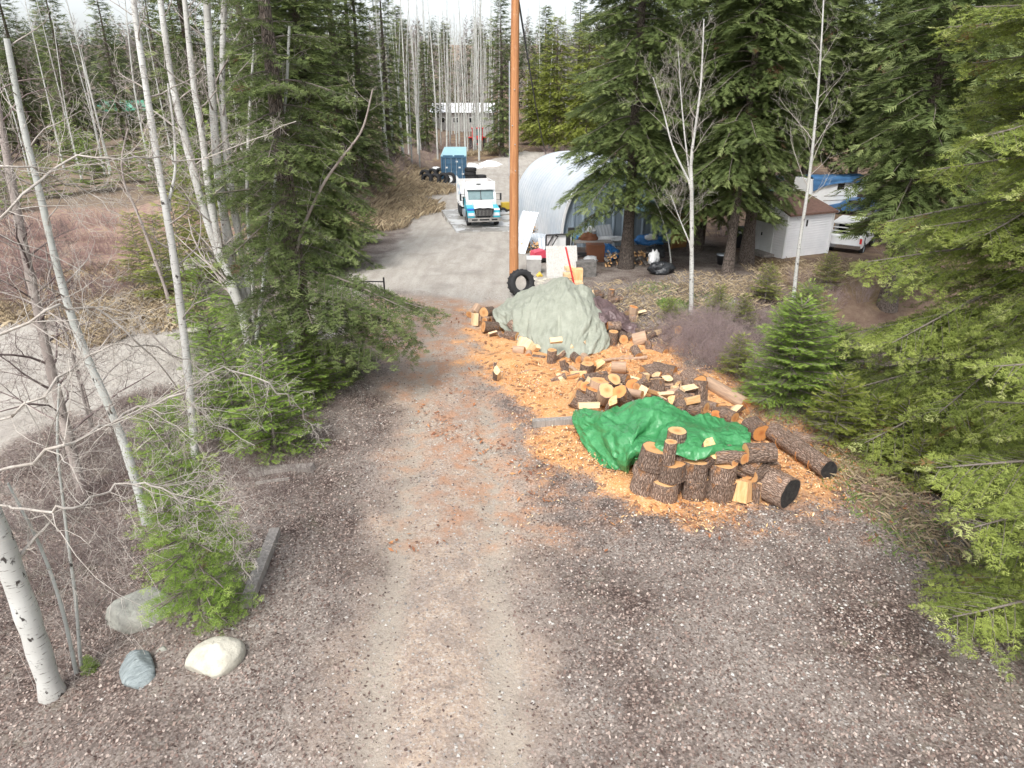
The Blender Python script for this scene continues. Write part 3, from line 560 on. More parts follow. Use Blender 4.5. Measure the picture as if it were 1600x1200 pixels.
bare_tree('aspen_tree', 'grey brown leaning tree with many drooping dark twigs at the left edge', [(Pp([(130, 775), (102, 665), (76, 565), (55, 465), (33, 370), (12, 250), (-14, 120)], Y), .11, .06), (Pp([(140, 660), (115, 560), (80, 450), (70, 380)], Y+.5), .03, .012)], 54, 'greytree', 'twig_dark', nbr=30, brL=1.7, b0=.12, droop=.35, kids=5, lev=3)
Y = at(428, 604)[1]
bare_tree('aspen_tree', 'thin curved grey tree in front of the dark fir', [(Pp([(428, 604), (438, 520), (455, 430), (470, 360), (505, 285), (535, 245), (568, 205), (582, 140)], Y), .055, .018)], 55, 'greytree', 'twig_grey', nbr=10, brL=1.3, b0=.3)
bare_tree('aspen_tree', 'thin wavy white stem between the aspen clump and the dark fir', [(Pp([(398, 560), (412, 440), (420, 370), (430, 290), (438, 220), (448, 140), (452, 40)], 17.), .06, .03)], 56, 'aspen', 'twig_grey', nbr=10, brL=1.3, b0=.3)
bare_tree('aspen_tree', 'curved dark grey sapling left of the slim white aspen', [(Pp([(262, 462), (240, 400), (214, 330), (194, 290), (188, 250), (200, 200)], 24.), .06, .025)], 57, 'greytree', 'twig_dark', nbr=12, brL=1.6, b0=.2)
# near birch in the bottom left corner with limbs crossing the view
bx = at(82, 1085); bY = bx[1]
bare_tree('birch_tree', 'thick white birch trunk with black scars in the bottom left corner', [([bx]+Pp([(36, 940), (-22, 790), (-90, 600), (-160, 380), (-240, 100)], bY-.05), .155, .12)], 58, 'birch', 'twig_pale', nbr=6, brL=1.0, b0=.2, stemk=20,
    limbs=[(Pp([(-30, 752)], bY)+Pp([(60, 712)], 4.3)+Pp([(150, 672)], 5.)+Pp([(210, 640), (290, 612)], 5.8)+Pp([(345, 572), (392, 588), (440, 612)], 6.6)+Pp([(478, 650), (500, 690)], 7.2), .015, .004),
           (Pp([(-60, 690)], bY)+Pp([(30, 640)], 4.6)+Pp([(130, 560), (200, 530)], 6)+Pp([(290, 560), (340, 590)], 7), .012, .005),
           (Pp([(-20, 780)], bY)+Pp([(60, 798), (110, 800)], 4.4)+Pp([(170, 765), (230, 750), (300, 790)], 5)+Pp([(345, 800), (370, 870), (392, 905)], 5.6), .012, .004),
           (Pp([(-60, 560)], bY)+Pp([(40, 500)], 5)+Pp([(130, 470), (210, 520)], 6)+Pp([(300, 640), (400, 700)], 7), .015, .004),
           (Pp([(-120, 460)], bY)+Pp([(0, 330)], 5)+Pp([(100, 245), (200, 245)], 6)+Pp([(290, 255), (360, 235), (460, 190)], 7.4), .012, .004),
           (Pp([(-160, 380)], bY)+Pp([(0, 240)], 5)+Pp([(120, 290), (190, 340)], 6.4), .012, .004)])
Y = at(118, 1052)[1]
bare_tree('sapling', 'thin pale crooked sapling beside the thick birch trunk', [(Pp([(120, 1056), (100, 960), (78, 890), (52, 830), (30, 790), (12, 755)], Y), .03, .014)], 59, 'aspen', 'twig_pale', nbr=9, brL=.7, b0=.2)
bare_tree('sapling', 'thin grey sapling standing left of the pale boulder', [(Pp([(126, 1040), (118, 930), (106, 850), (98, 780), (88, 700), (92, 600)], at(126, 1040)[1]), .026, .012)], 60, 'aspen', 'twig_grey', nbr=12, brL=.9, b0=.2)
bare_tree('sapling', 'dark forked sapling between the two leaning trees on the left', [(Pp([(150, 690), (135, 620), (110, 540), (85, 480)], 14.), .03, .01)], 61, 'greytree', 'twig_dark', nbr=16, brL=1.5, b0=.2, droop=.2)
# right hand bare aspens
p = at(1080, 492)
bare_tree('aspen_tree', 'slim white aspen forking above, behind the grey thicket', [(Pp([(1080, 492), (1081, 400), (1081, 295), (1079, 250), (1088, 190), (1096, 130), (1100, 30)], p[1]), .085, .02), (Pp([(1081, 292), (1050, 230), (1036, 170), (1020, 120)], p[1]), .04, .01), (Pp([(1081, 300), (1070, 215), (1064, 150), (1060, 80)], p[1]+.1), .035, .01), (Pp([(1080, 385), (1065, 350), (1048, 305)], p[1]), .03, .01)], 62, 'birch', 'twig_pale', nbr=14, brL=1.7, b0=.42, upb=.6, out=.8)
p = at(1236, 512)
bare_tree('aspen_tree', 'slim white aspen in front of the white shed', [(Pp([(1236, 512), (1246, 400), (1262, 300), (1270, 230), (1278, 150), (1284, 60), (1288, -20)], p[1]), .075, .02)], 63, 'birch', 'twig_pale', nbr=20, brL=2.2, b0=.3, upb=.55, out=.9)
bare_tree('aspen_tree', 'thin bare aspen sapling near the lean-to', [(Pp([(1050, 432), (1046, 380), (1032, 330), (1012, 290), (1004, 250)], 30.), .035, .012)], 64, 'aspen', 'twig_pale', nbr=10, brL=1.4, b0=.3)
# young firs
def young(label, px, py, H, Rc, seed, nm='fir_young', group='young firs', **k):
    a = dict(nb=int(34+H*9), tw=.09, sp=.065, npair=7, slen=.11, droop=.15, prof=.85, rtrunk=.03, up=.3, ragged=.25); a.update(k)
    return conifer('young_fir', label, at(px, py), H, Rc, .1, seed, group, nm, 'young tree', 'greytree', **a)
young('lone young fir standing beside the pale boulder', 322, 960, 3.5, .72, 71, tw=.10, sp=.08, npair=8, slen=.18, fine=(2, 3, .2, .035), nb=95, ragged=.3, droop=.2, prof=.68)
A = young('full young fir beyond the cut logs, left of the pair', 1226, 640, 2.7, 1.3, 72, nb=95, prof=.5)
dup(A, at(1284, 642), 2., (.95, .95, .95), 'full young fir beyond the cut logs, right of the pair', 'young firs')
dup(A, at(1245, 570), 4., 1.0, 'young fir behind the pair of full ones', 'young firs')
B = young('bushy low fir on the ditch bank below the sawdust', 1300, 690, 1.6, .8, 73, nm='cedar')
for i, (px, py, s, lab) in enumerate(((1352, 712, .8, 'low bushy fir right beside the end of the long log'), (1395, 735, .9, 'low bushy fir on the ditch bank nearest the big fir'), (1425, 760, .6, 'smallest bushy fir low on the ditch bank'), (1150, 590, .7, 'small fir at the edge of the grey thicket'), (1195, 470, .8, 'small fir in front of the white shed'), (1290, 450, .8, 'small fir between the shed and the near fir'), (1045, 500, .45, 'tiny fir in the grass beside the thicket'), (1120, 500, .7, 'small fir behind the grey thicket'), (1160, 505, .6, 'small fir behind the grey thicket, right one'), (1330, 660, 1.0, 'bushy fir in the ditch behind the long log'))):
    dup(B, at(px, py), i*1.3, s*1.1, lab, 'young firs')
C = young('bright green bushy fir under the dark fir on the left', 432, 712, 2.5, 1.15, 74, nb=60, ragged=.4)
for i, (px, py, s, lab) in enumerate(((372, 690, .95, 'bright green fir left of the bushy one under the dark fir'), (345, 620, .9, 'green fir behind the slim aspen'), (500, 620, .8, 'low green fir at the foot of the dark fir'), (455, 640, .9, 'green fir between the dark fir trunk and the bushy fir'), (482, 425, 1.3, 'low fir skirts beside the road junction'), (535, 400, 1.0, 'rightmost low fir beside the road junction'), (572, 380, .8, 'small dark fir on the bank above the junction'), (330, 540, 1.1, 'green fir left of the aspen clump'), (395, 560, 1.2, 'green fir below the aspen clump'), (142, 1050, .12, 'tiny fir seedling beside the blue grey rock'))):
    dup(C, at(px, py), i*2.1, s, lab, 'young firs')
D_ = young('yellow green juniper beside the narrow track', 262, 470, 3.2, 1.2, 75, nm='cedar', nb=60, tw=.14, sp=.1, npair=5, slen=.18, ragged=.4)
for i, (px, py, s, lab) in enumerate(((225, 445, .9, 'yellow green juniper leaning over the narrow track'), (290, 440, 1.2, 'tall yellow green juniper behind the white aspen'), (310, 400, 1.2, 'yellow green juniper behind the aspen clump'), (345, 440, 1.1, 'yellow green juniper at the foot of the aspen clump'))):
    dup(D_, at(px, py), i*1.9, s, lab, 'yellow green junipers')
for i, (px, py, s) in enumerate(((75, 310, 1.), (150, 300, 1.2), (20, 330, 1.), (205, 285, .9), (250, 300, 1.2), (120, 270, 1.3), (330, 330, 1.2))):
    dup(C, at(px, py), i*1.1, s*1.7, 'green bushy fir in the far field at the left', 'bushy firs in the far field')
# leafless shrubs
S1 = G(); S1 = tag(shrub_data(1.2, 1.5, 75, 81, 2, .006).build('shrub', M['brush'], None, at(1090, 560)), 'purple grey leafless shrub in the thicket beside the sawdust', 'shrub', 'leafless shrubs of the thicket')
for i, (px, py, s) in enumerate(((1058, 530, .8), (1120, 540, .9), (1130, 575, .8), (1150, 540, .9), (1090, 525, .9), (1045, 548, .5), (1165, 570, .7), (1110, 505, .7), (1180, 510, .8), (1060, 500, .5))):
    dup(S1, at(px, py), i*1.4, s)
S2 = tag(shrub_data(1.7, 1.6, 40, 82, 2, .010).build('shrub', M['brush'], None, at(560, 330)), 'bare purplish bush on the left bank', 'shrub', 'bare bushes on the left bank')
for i, (px, py, s) in enumerate(((600, 290, 1.), (625, 275, 1.1), (655, 268, 1.), (640, 250, 1.3), (670, 250, 1.), (590, 262, 1.3), (610, 245, 1.5), (580, 310, .9), (530, 300, 1.3), (690, 240, 1.2), (735, 240, .9), (715, 238, 1.), (760, 240, .9), (540, 345, .9))):
    dup(S2, at(px, py), i*1.3, s*1.1)
for i, (px, py, s) in enumerate(((855, 246, 1), (885, 243, 1), (910, 238, 1.2), (845, 232, 1.2), (930, 240, 1), (1350, 370, .8), (1380, 380, .9), (1400, 410, .7), (1130, 370, 1), (1440, 420, .9), (1360, 340, 1.1), (1345, 470, .6), (1385, 560, .7), (1420, 620, .7), (1360, 600, .6), (1300, 480, .6), (1250, 450, .6))):
    dup(S2, at(px, py), i*1.7, s, 'bare brown bush under the firs on the right', 'bare bushes under the firs')
S3 = tag(shrub_data(1.1, 1.7, 60, 83, 1, .008).build('shrub', M['brush_red'], None, at(60, 430)), 'low red stemmed bush in the field at the left', 'shrub', 'red stemmed bushes in the left field')
k = 0
for py in (350, 372, 395, 420, 446, 470):
    for px in range(-30, 230-max(0, (py-395)), 34):
        k += 1; dup(S3, at(px+(k*37 % 23), py+(k*13 % 11)), k*1.1, .8+.05*(k % 7))
S4 = tag(shrub_data(.9, 1.3, 38, 84, 2, .004, .15).build('shrub', M['twig_dark'], None, at(120, 800)), 'tangle of thin dark stems in the leaf litter on the left', 'shrub', 'thin dark stems on the left verge')
for i, (px, py, s) in enumerate(((60, 830, 1), (160, 860, .9), (180, 780, .9), (90, 900, .9), (200, 720, 1), (250, 760, .8), (150, 960, .7), (430, 780, .6), (410, 740, .8), (470, 740, .5), (460, 700, .6), (340, 760, .9), (60, 740, 1.1), (120, 720, 1), (520, 640, .5), (540, 600, .5), (200, 640, .8), (280, 650, .9), (350, 720, .9), (500, 690, .4), (30, 950, .8), (250, 900, .5))):
    dup(S4, at(px, py), i*1.3, s)
# background aspen wood
AS = []
for q in range(4):
    rs = np.random.RandomState(90+q); H = 15+q; st = [Vector((0, 0, 0)), Vector((.2*rs.randn(), .2*rs.randn(), H*.4)), Vector((.4*rs.randn(), .4*rs.randn(), H))]
    t = bare_tree('aspen_tree', 'slim pale aspen in the wood behind the container', [(st, .12, .03)], 95+q, 'aspen', 'twig_grey', nbr=26, brL=1.9, lev=1, b0=.35, kids=4, group='aspens in the wood behind the container', stemk=7)
    t.location = (0, -50, 0); AS.append(t)
rr = random.Random(5); spots = [(600+rr.random()*190, 222+rr.random()*20) for _ in range(34)]+[(600+rr.random()*160, 238+rr.random()*14) for _ in range(10)]+[(830+rr.random()*500, 215+rr.random()*18) for _ in range(26)]+[(-60+rr.random()*640, 225+rr.random()*60) for _ in range(26)]
spots += [(600+rr.random()*250, 190+rr.random()*30) for _ in range(36)]
spots += [(690+8*q, 205+(q*7 % 9)) for q in range(11)]
spots += [(656, 268), (703, 232), (714, 262), (744, 240), (762, 236), (644, 262)]
for i, (px, py) in enumerate(spots):
    loc = at(px, py); s = .8+.5*rr.random()
    if i < 4: t = AS[i]; t.location = loc; t.rotation_euler.z = rr.random()*6; t.scale = (s,)*3
    else: dup(AS[i % 4], loc, rr.random()*6, (s*.9, s*.9, s))
# far woods as one mass on the hillside
rs = np.random.RandomState(4); g = G(); T, F = sprig_template(3, rs)
n = 900; x = (rs.rand(n)-.5)*440; y = 112+rs.rand(n)**.9*230; k = (np.abs(x) < y*1.0) & (np.abs(x+y*.04) > 7*(y < 150)); x, y = x[k], y[k]; n = len(x); h = 11+8*rs.rand(n); kind = rs.rand(n)
P = []; Dd = []; L = []; Vv = []
for i in range(n):
    m = 130 if kind[i] < .55 else 70; t = rs.rand(m)**.8; a = rs.rand(m)*6.28; r_ = (1-t)*h[i]*.16+.2; z = t*h[i]+1
    o = np.column_stack([np.cos(a), np.sin(a), -.35+0*a]); P.append(np.column_stack([x[i]+o[:, 0]*r_*.4, y[i]+o[:, 1]*r_*.4, terr(x[i], y[i])+z])); Dd.append(o if kind[i] < .55 else o+np.array((0, 0, 1.6))); L.append((r_*1.1+.5)*(1 if kind[i] < .55 else .8)); Vv.append(np.full(m, .0 if kind[i] > .55 else .2+.5*kind[i]))
P = np.vstack(P); Dd = np.vstack(Dd); L = np.concatenate(L); Vv = np.concatenate(Vv)
V, FF_ = place(T, F, P, Dd, np.tile((0, 0, 1.), (len(P), 1))+rs.randn(len(P), 3)*.4, L, L*.6)
g.add(V, FF_, 0, False, np.repeat(Vv, len(T)))
fm = needle_mat('far_foliage', (.06, .08, .035), (.10, .12, .05), (.12, .15, .07), (.27, .235, .22))
tag(g.build('far_woods', fm), 'mixed woods covering the hillside far behind the yard', 'woods', kind='stuff')
for q in (((60, 800), (160, 870), (180, 760), (80, 930), (230, 700), (330, 720), (420, 740), (520, 620), (150, 1000), (300, 880)),): twigs(q, 1.1, 2600, .35, .003, np.random.RandomState(3), 'twig_tangle', M['twig_grey'], 'fine grey twigs and dead stems tangled over the left verge', 1.5)
twigs(((1090, 540), (1130, 560), (1060, 520), (1150, 530), (1240, 660), (1340, 690), (1400, 700), (1180, 610), (1300, 660), (1360, 560), (1400, 620)), 1.0, 4200, .4, .003, np.random.RandomState(8), 'dead_stems', M['brush'], 'fine dead stems along the ditch beside the thicket', 1.)
# ------------------------------------------------------------------ cut wood
rl = np.random.RandomState(77)
def dirv(az, tilt): return Vector((math.cos(R(az))*math.cos(R(tilt)), math.sin(R(az))*math.cos(R(tilt)), math.sin(R(tilt))))
def orient(o, loc, az, tilt, roll=0):
    q = dirv(az, tilt).to_track_quat('Z', 'X'); o.rotation_mode = 'QUATERNION'
    o.rotation_quaternion = q @ Matrix.Rotation(roll, 3, 'Z').to_quaternion(); o.location = loc
def log_round(label, loc, r, L, az, tilt, group=None, end='end', end2=None, bark='bark_log', name='log_round', cat='log', k=22, taper=.96, char=False, rings=()):
    th = np.arange(k)*2*math.pi/k; n1 = 1+.06*np.sin(2*th+rl.rand()*6)+.045*np.sin(3*th+rl.rand()*6)+.025*np.sin(5*th+rl.rand()*6)+.02*rl.randn(k)
    sk = rl.randn()*.05*r; nr = max(3, int(L/.12)+1); g = G(); hs_ = np.linspace(-L/2, L/2, nr)
    V = []
    for i, h in enumerate(hs_):
        rr = r*(1+(taper-1)*i/(nr-1))*n1*(1+.012*rl.randn(k)); V.append(np.column_stack([rr*np.cos(th), rr*np.sin(th), np.full(k, h)+(sk*np.cos(th) if i in (0, nr-1) else 0)]))
    VV_ = np.vstack(V); i = np.arange(nr-1)[:, None]*k; j = np.arange(k)[None]; j2 = (j+1) % k
    g.add(VV_, np.stack([i+j, i+j2, i+k+j2, i+k+j], -1).reshape(-1, 4), 0, True)
    o = g.build(name, M[bark]); tag(o, label, cat, group); orient(o, loc, az, tilt, rl.rand()*6)
    for q, e in ((nr-1, end), (0, end2 or end)):
        e_ = G(); c = V[q].mean(0); inner = c+(V[q]-c)*.93; W = np.vstack([V[q], inner, c[None]])
        sgn = 1 if q else -1; W[k:, 2] += .002*sgn
        F4 = [(a, (a+1) % k, k+(a+1) % k, k+a) if sgn > 0 else ((a+1) % k, a, k+a, k+(a+1) % k) for a in range(k)]; F3 = [(k+a, k+(a+1) % k, 2*k) if sgn > 0 else (k+(a+1) % k, k+a, 2*k) for a in range(k)]
        e_.add(W, F4, 0); e_.add(W, F3, 1); e_.build('cut_end', [M[bark] if end != 'char' else M['char'], M[e]], o)
    for s in rings:
        c = G(); P = [(r*1.012*math.cos(a), r*1.012*math.sin(a), s*L) for a in np.linspace(-2.2, 2.2, 14)]; c.tube(P, .012, 4); c.build('saw_kerf', M['end_dark'], o)
    return o
def split_piece(label, loc, r, L, az, tilt, group=None, ang=100, roll=0, mat='split', bark='bark_log'):
    a0 = np.linspace(-ang/2, ang/2, 7)*math.pi/180; arc = [(r*math.cos(a), r*math.sin(a)) for a in a0]; cx_, cy_ = r*.05*rl.randn(), r*.08*rl.randn()
    g = G(); n = len(arc); c0 = np.mean(arc+[(cx_, cy_)], 0); V = []
    for h in (-L/2, L/2):
        j = rl.randn(n+1, 2)*r*.02; V += [(x-c0[0]+j[i, 0], y-c0[1]+j[i, 1], h+rl.randn()*.006) for i, (x, y) in enumerate(arc+[(cx_, cy_)])]
    V = np.array(V); m = n+1
    F = [(n-1, n, m+n, m+n-1), (n, 0, m, m+n)]+[(n, i+1, i) for i in range(n-1)]+[(m+n, m+i, m+i+1) for i in range(n-1)]
    g.add(V, F); o = g.build('split_log', M[mat]); tag(o, label, 'firewood', group); orient(o, loc, az, tilt, roll)
    b = G(); b.add(V, [(i, i+1, m+i+1, m+i) for i in range(n-1)]); b.build('bark', M[bark], o); return o
def LR(label, px, py, zc, r, L, az, tilt, **k): return log_round(label, at(px, py, zc), r, L, az, tilt, **k)
def SP(label, px, py, zc, r, L, az, tilt, **k): return split_piece(label, at(px, py, zc), r, L, az, tilt, **k)
GS = 'stacked rounds in front of the green tarp'
def column(px, py, rs_, hts, labs, lean=(0, 90), ends='end'):
    b = at(px, py); d = dirv(*lean); s = 0
    for r, h, lab in zip(rs_, hts, labs):
        c = b+d*(s+h/2)+Vector((rl.randn()*.03, rl.randn()*.025, 0)); log_round(lab, c, r*rl.uniform(.93, 1.06), h-.012, lean[0]+rl.randn()*5, lean[1]-abs(rl.randn())*1.2, GS, ends); s += h
    return b+d*s
column(1004, 769, (.275, .27, .265), (.36, .22, .42), ('bottom round of the leaning stack at the left end', 'thin middle round of the leaning stack at the left end', 'tilted thick barked round on top of the leaning stack at the left end'), (10, 80))
t_ = column(1038, 776, (.285, .27), (.40, .36), ('lower round in the second stack from the left, under the thin orange billet', 'upper round in the second stack from the left, carrying the thin orange billet'))
log_round('narrow orange barked billet standing on the second stack', t_+Vector((0, -.04, .235)), .125, .46, 0, 88, GS)
column(1052, 764, (.25, .22, .17), (.42, .42, .45), ('hidden lower round of the tall stack behind the thin billet', 'middle round of the tall stack behind the thin billet', 'tall upright piece peeking out of the tarp behind the thin billet'))
t_ = column(1080, 772, (.29, .27), (.40, .40), ('lower grey barked round in the third stack from the left', 'upper round in the third stack under a leaning half piece'))
split_piece('half round leaning pale face up on the third stack', t_+Vector((.22, .02, .10)), .27, .30, -60, 62, GS, 175, 1.2)
t_ = column(1125, 776, (.29, .285), (.38, .38), ('lower dark round in the fourth stack from the left', 'upper dark round in the fourth stack under the reddish billet'))
log_round('short reddish billet lying flat on top of the fourth stack', t_+Vector((0, -.02, .13)), .125, .42, 2, 0, GS, 'split')
column(1104, 762, (.22, .22), (.4, .34), ('lower round half hidden between the third and fourth stacks', 'upper round half hidden between the third and fourth stacks'))
column(1150, 758, (.22, .2), (.4, .35), ('dark lower round behind the plank shaped piece', 'dark upper round behind the plank shaped piece'))
SP('wide pale split block leaning at the foot of the stacks', 1160, 766, .2, .28, .42, 80, 72, group=GS, ang=95, roll=3.4)
SP('narrow split block beside the charred log end', 1181, 766, .2, .22, .42, 95, 84, group=GS, ang=140, roll=4.4)
SP('long pale split slab lying across the blocks', 1160, 742, .42, .17, .62, -24, -12, group=GS, ang=120, roll=2.6, mat='split_pale')
LR('grey barked log lying topmost at the right end of the stacks', 1187, 708, .92, .185, .58, 8, -4, group=GS)
LR('lying log under the topmost one at the right end', 1191, 734, .55, .18, .6, 28, 4, group=GS)
LR('round pushed end on under the tarp edge with orange face showing', 1150, 710, .86, .125, .45, -62, 3, group=GS)
LR('thin billet end showing left of the orange faced round', 1138, 717, .80, .08, .4, -70, 3, group=GS)
LR('dark log lying under the orange faced round', 1163, 725, .66, .18, .55, -40, -8, group=GS)
LR('short log with orange end between slab and lying logs', 1176, 737, .50, .15, .35, 215, 8, group=GS)
LR('thick short log with a charred black end lying at the right end of the stacks', 1207, 757, .32, .325, .75, -52, -2, end='end', end2='end', name='charred_log').children[0].data.materials[1] = M['char']
# long logs lying in the sawdust
def longlog(label, a, b, r, mat, e1='end_dark', e2='end_dark', rings=(), name='long_log'):
    A_, B_ = at(*a, r*.92), at(*b, r*.92); d = B_-A_; o = log_round(label, (A_+B_)/2, r, d.length, math.degrees(math.atan2(d.y, d.x)), math.degrees(math.asin(d.z/d.length)), None, e1, e2, mat, name, 'log', 24, .93, rings=rings); return o
o = longlog('long barked log with saw cuts and a charred black end', (1208, 674), (1296, 735), .225, 'bark_log', 'end_dark', 'end_dark', (-.28, .08, .30)); o.children[0].data.materials[1] = M['char']
longlog('long peeled log lying behind the heap beside the ditch', (1106, 598), (1166, 632), .185, 'peeled')
longlog('smaller cut log with an orange face in line with the long log', (1172, 664), (1190, 677), .24, 'bark_log')
SP('bark slab lying on sawdust behind the long log', 1252, 684, .1, .16, 1.0, -30, 0, ang=150, roll=.8)
SP('narrow plank lying between heap and peeled log', 1140, 640, .06, .10, .8, 8, 0, ang=120, roll=1.4)
g = G(); A_, B_ = at(832, 661, .10), at(905, 657, .10); d = B_-A_; g.box((0, 0, 0), (d.length, .17, .16)); b = g.build('timber_beam', M['weather']); b.location = (A_+B_)/2; b.rotation_euler = (0, 0, math.atan2(d.y, d.x)); tag(b, 'grey weathered beam sticking out from under the green tarp', 'beam')
# the heap behind the green tarp
GH = 'rounds heaped behind the green tarp'
heap = [('L', 'upright round with pale top at the back left of the heap', 917, 577, .17, .20, .34, 0, 86), ('L', 'dark round lying alone in sawdust behind the heap', 967, 574, .17, .19, .40, -8, 2),
 ('L', 'dark curved piece at the back of the heap left of the largest log', 1017, 579, .18, .19, .5, 20, 5), ('L', 'largest log of the heap with an orange face, at its back right', 1037, 584, .42, .25, .60, -32, 0), ('L', 'second dark piece under the back right log', 1012, 590, .2, .2, .5, 40, 0),
 ('L', 'big grey arched log at the right side of the heap', 1082, 596, .36, .27, .62, -75, 5), ('S', 'grey split block right of the big arched log', 1094, 612, .32, .3, .55, 80, 60), ('L', 'small orange faced round at the left side of the heap', 908, 599, .28, .115, .35, -100, 10),
 ('L', 'pale faced round at the upper left of the heap', 914, 606, .34, .135, .32, -95, 38), ('L', 'long grey log lying across the back left of the heap', 930, 590, .2, .13, .7, 20, 0), ('L', 'upright round with a hollow top in the middle of the heap', 936, 609, .42, .235, .5, 0, 85),
 ('L', 'pale topped round touching the hollow one', 954, 598, .55, .18, .42, -60, 48), ('L', 'log with its face to the right in the middle of the heap', 969, 594, .5, .175, .45, -35, 8), ('L', 'round showing its full face toward the driveway', 988, 602, .45, .19, .4, -95, 22),
 ('S', 'pale split block standing between two round faces', 1006, 596, .5, .19, .42, 60, 75), ('S', 'white split block leaning right of the pale one', 1026, 606, .42, .2, .45, 100, 70), ('L', 'tilted orange topped round at the front of the heap', 946, 616, .52, .21, .4, -85, 52),
 ('L', 'tilted pale round with a slanted cut at the very front of the heap', 972, 620, .52, .20, .5, -130, 50), ('L', 'thin billet showing its end in the middle of the heap', 990, 614, .55, .10, .45, -35, 5), ('L', 'dark round lying at the left edge of the heap', 906, 628, .22, .235, .42, 170, 28),
 ('L', 'upright dark round inside the left part of the heap', 927, 620, .3, .19, .4, 0, 82), ('S', 'orange split piece lying at the left tarp edge', 920, 634, .35, .14, .5, 5, 0), ('S', 'pale pointed split piece at the back edge of the green tarp', 953, 631, .5, .2, .4, -80, 50),
 ('S', 'round edged block half sunk in the middle of the heap', 1005, 617, .42, .2, .4, 30, 60), ('L', 'dark log lying right of the white split block', 1046, 604, .25, .16, .6, -20, 0), ('L', 'thick dark round at the right middle of the heap', 1060, 618, .3, .2, .45, -10, 20),
 ('L', 'rough barked round right beside the tarp peak', 1062, 634, .35, .2, .42, 30, 40), ('L', 'long orange barked log pointing at the tarp', 1083, 629, .34, .15, .75, -48, -3), ('S', 'split piece under the long orange log', 1080, 644, .25, .18, .5, -25, 5), ('L', 'small log beside the long orange one', 1107, 634, .15, .13, .4, -35, 0),
 ('L', 'short pale round at the right tail of the heap', 1119, 646, .17, .13, .35, -110, 12), ('L', 'orange round half under the tarp at the heap tail', 1136, 649, .2, .17, .42, -50, 0), ('S', 'split chunk at the tail of the heap', 1148, 644, .12, .16, .4, 40, 20), ('S', 'reddish split piece lying by the tarp peak', 1044, 631, .4, .16, .4, -70, 60)]
for h in heap:
    k_ = dict(group=GH)
    if h[0] == 'L': log_round(h[1], at(h[2], h[3], h[4]), h[5], h[6], h[7], h[8], end='end' if rl.rand() < .6 else 'end_dark', bark='bark_log' if rl.rand() < .75 else 'peeled', **k_)
    else: split_piece(h[1], at(h[2], h[3], h[4]), h[5], h[6], h[7], h[8], ang=80+rl.rand()*90, roll=rl.rand()*6, mat='split_pale' if rl.rand() < .5 else 'split', **k_)
def fill(pts, n, z0, z1, sr, label, group, spl=.5, jit=14, frac_pale=.5):
    for i in range(n):
        a, b = pts[i % len(pts)]; p = at(a+rl.uniform(-jit, jit), b+rl.uniform(-jit, jit)*.45, rl.uniform(z0, z1)); r = sr*rl.uniform(.7, 1.15)
        if rl.rand() < spl: split_piece(label[0], p, r, rl.uniform(.36, .46), rl.uniform(0, 360), rl.uniform(-12, 25), group[0], rl.uniform(60, 150), rl.rand()*6, 'split_pale' if rl.rand() < frac_pale else 'split')
        else: log_round(label[1], p, r*.9, rl.uniform(.34, .44), rl.uniform(0, 360), rl.choice([0, 5, 20, 70]), group[1], 'end' if rl.rand() < .6 else 'end_dark', k=16)
fill([(925, 612), (950, 612), (975, 608), (1000, 608), (1030, 600), (1060, 606), (1080, 618), (1045, 618), (1010, 622), (985, 628), (940, 628), (1070, 626)], 30, .1, .3, .19, ('split piece of firewood lying low in the heap behind the green tarp', 'round lying low in the heap behind the green tarp'), ('split pieces low in the heap behind the green tarp', 'rounds low in the heap behind the green tarp'), .45)
fill([(1010, 588), (1052, 594), (1068, 606), (1000, 596), (930, 600), (960, 602), (1035, 612), (1075, 625), (1050, 626), (1020, 600)], 20, .38, .55, .17, ('split piece on the upper part of the heap behind the green tarp', 'round on the upper part of the heap behind the green tarp'), ('split pieces high on the heap behind the green tarp', 'rounds high on the heap behind the green tarp'), .5, 12, .7)
fill([(1010, 650), (1060, 665), (1100, 680), (940, 670), (980, 680), (1130, 690)], 14, .15, .4, .2, ('split piece of firewood under the green tarp', 'round under the green tarp'), ('split pieces under the green tarp', 'rounds under the green tarp'), .3)
